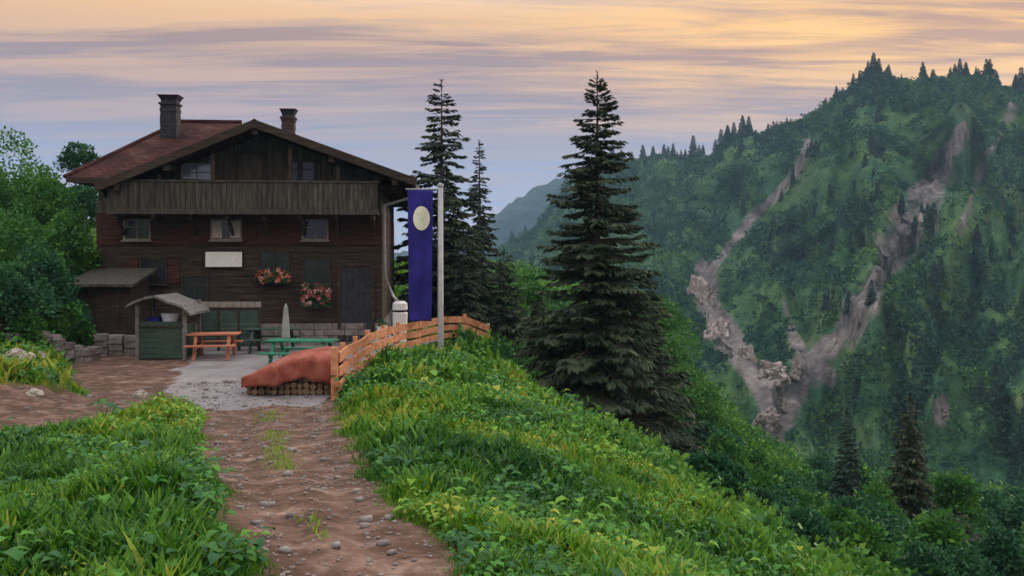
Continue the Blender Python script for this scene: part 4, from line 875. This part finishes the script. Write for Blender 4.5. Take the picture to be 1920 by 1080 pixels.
gq = np.random.default_rng(61); m = 2600; yq = gq.uniform(5, 18, m); ctr = np.interp(yq, [p[1] for p in PATH_A], [p[0] for p in PATH_A]); xq = ctr+gq.normal(0, .10, m)*wa(yq)*1.6
kq = (fbm(xq*1.1, yq*.7, 66, 3) > .02); xq, yq = xq[kq], yq[kq]; m = len(xq); zq = height(xq, yq); hq = gq.uniform(.015, .06, m); aq = gq.random(m)*6.28; dq = np.stack([np.cos(aq), np.sin(aq), 0*aq], 1); sq = np.stack([-np.sin(aq), np.cos(aq), 0*aq], 1)*(hq*.1+.002)[:,None]
bq = np.stack([xq, yq, zq-.005], 1); tq = bq+dq*(hq*.7)[:,None]+np.array([0,0,1])*hq[:,None]; BV.append(np.stack([bq-sq, bq+sq, tq+sq*.2, tq-sq*.2], 1).reshape(-1, 3)); BQ.append(np.arange(4*m).reshape(m, 4)+off); off += 4*m; BT.append(np.repeat(gq.uniform(.6, 1, m), 4))
tag(npmesh('meadow_grass', np.concatenate(BV), np.concatenate(BQ), 'grass', None, np.concatenate(BT)), kind='stuff')
BV, BQ, BT, off = [], [], [], 0
for n, x0, x1, y0, y1, ls, seed, pw in [(3600,-4.6,4.2,3.2,8,.040,11,1.1),(7000,-10,8,7,17,.055,12,1.1),(7000,-14,16,15,32,.085,13,1)]:
    x, y, g = scatter(n, x0, x1, y0, y1, seed, pw); k = (fbm(x*.7, y*.7, 55, 3) > -.12) & (np.minimum(path_sd(x, y), terr_sd(x, y)) > .2); x, y = x[k], y[k]; m = len(x); z = height(x, y); L = 9
    a = (np.arange(L)[None]*.7+g.random((m, 1))*6.28+g.normal(0, .3, (m, L))).ravel(); X_ = np.repeat(x, L); Y_ = np.repeat(y, L); Z_ = np.repeat(z, L)
    l = ls*g.uniform(.6, 1.5, m*L)*np.repeat(g.uniform(.6, 1.0, m)+1.1*g.random(m)**5, L); st = l*g.uniform(.4, 2.4, m*L); d = np.stack([np.cos(a), np.sin(a), 0*a], 1); s = np.stack([-np.sin(a), np.cos(a), 0*a], 1); up = np.array([0,0,1.0])
    b = np.stack([X_, Y_, Z_], 1)+d*(st*.35)[:,None]+up*st[:,None]; ti = g.uniform(-.35, .5, m*L); wv = l*g.uniform(.26, .42, m*L)
    q0 = b; q1 = b+d*(l*.4)[:,None]+up*(l*(ti*.5+.08))[:,None]; q2 = b+d*(l*.78)[:,None]+up*(l*(ti*.6-.02))[:,None]; q3 = b+d*l[:,None]+up*(l*(ti*.5-.2))[:,None]
    fo = up*(wv*.35)[:,None]
    V = np.stack([q0, q1+s*wv[:,None]+fo, q1, q1-s*wv[:,None]+fo, q2+s*(wv*.75)[:,None]+fo*.7, q2, q2-s*(wv*.75)[:,None]+fo*.7, q3], 1).reshape(-1, 3); i0 = np.arange(m*L)*8+off
    for f in ((0,2,1,1),):
        pass
    BQ.append(np.stack([i0+1, i0+2, i0+5, i0+4], 1)); BQ.append(np.stack([i0+2, i0+3, i0+6, i0+5], 1)); BQ.append(np.stack([i0+0, i0+3, i0+2, i0+1], 1)); BQ.append(np.stack([i0+4, i0+5, i0+6, i0+7], 1))
    BV.append(V); off += 8*m*L; BT.append(np.repeat(np.clip(np.repeat(tone(x, y)-.05+g.normal(0, .22, m), L)+g.normal(0, .14, m*L), 0, 1), 8))
tag(npmesh('meadow_herbs', np.concatenate(BV), np.concatenate(BQ), 'herb', None, np.concatenate(BT)), kind='stuff')

# tangled undergrowth on the slope falling away to the right
g = np.random.default_rng(99); n = 9000; D_ = 12+88*g.random(n)**1.1; px = g.uniform(900, 2050, n); x = (px-960)*D_/F; y = D_
z = height(x, y); yy_ = HY-z*F/y; lim = np.interp(px, [900, 1000, 1250, 1420, 2050], [34, 26, 15.5, 12, 10])
k = (y > lim) & (np.hypot(x-2.7, y-28) > .5); x, y, z = x[k], y[k], z[k]; n = len(x); m = 34
rr = g.uniform(.25, .75, n)*(.75+y/60); d = norm(g.normal(0, 1, (n*m, 3))); d[:,2] = np.abs(d[:,2]); rad = np.repeat(rr, m)*(1-.5*g.random(n*m))
C = d*rad[:,None]*[1,1,.9]+np.repeat(np.stack([x, y, z-.1], 1), m, 0); u = norm(d*.6+g.normal(0, .7, d.shape)); ln = np.repeat(.10+.0030*y, m)*g.uniform(.6, 1.5, n*m)
V, Q = rhombs(C, u*ln[:,None], norm(np.cross(u, g.normal(0, 1, d.shape)))*(ln*.3)[:,None]); tn = np.clip(np.repeat(.45+.9*fbm(x*.22, y*.22, 8, 3)+g.normal(0, .15, n), m)+g.normal(0, .15, n*m), 0, 1)
tag(npmesh('undergrowth', V, Q, 'leaf', None, np.repeat(tn, 4)), kind='stuff')

# ------------------------------------------------------------------ haze
hz = MB(); hz.box(-1300, 1300, -60, 1700, -64, 190); ho = tag(hz.build('haze', 'white', None, origin=(0,0,0)), kind='stuff')
hm = bpy.data.materials.new('haze_air'); hm.use_nodes = True; t = hm.node_tree; t.nodes.clear(); pvn = t.nodes.new('ShaderNodeVolumePrincipled'); oo = t.nodes.new('ShaderNodeOutputMaterial')
pvn.inputs['Density'].default_value = 0.00025; pvn.inputs['Color'].default_value = (0.42, 0.68, 1.0, 1); pvn.inputs['Anisotropy'].default_value = 0.1
t.links.new(pvn.outputs[0], oo.inputs['Volume']); ho.data.materials.clear(); ho.data.materials.append(hm)
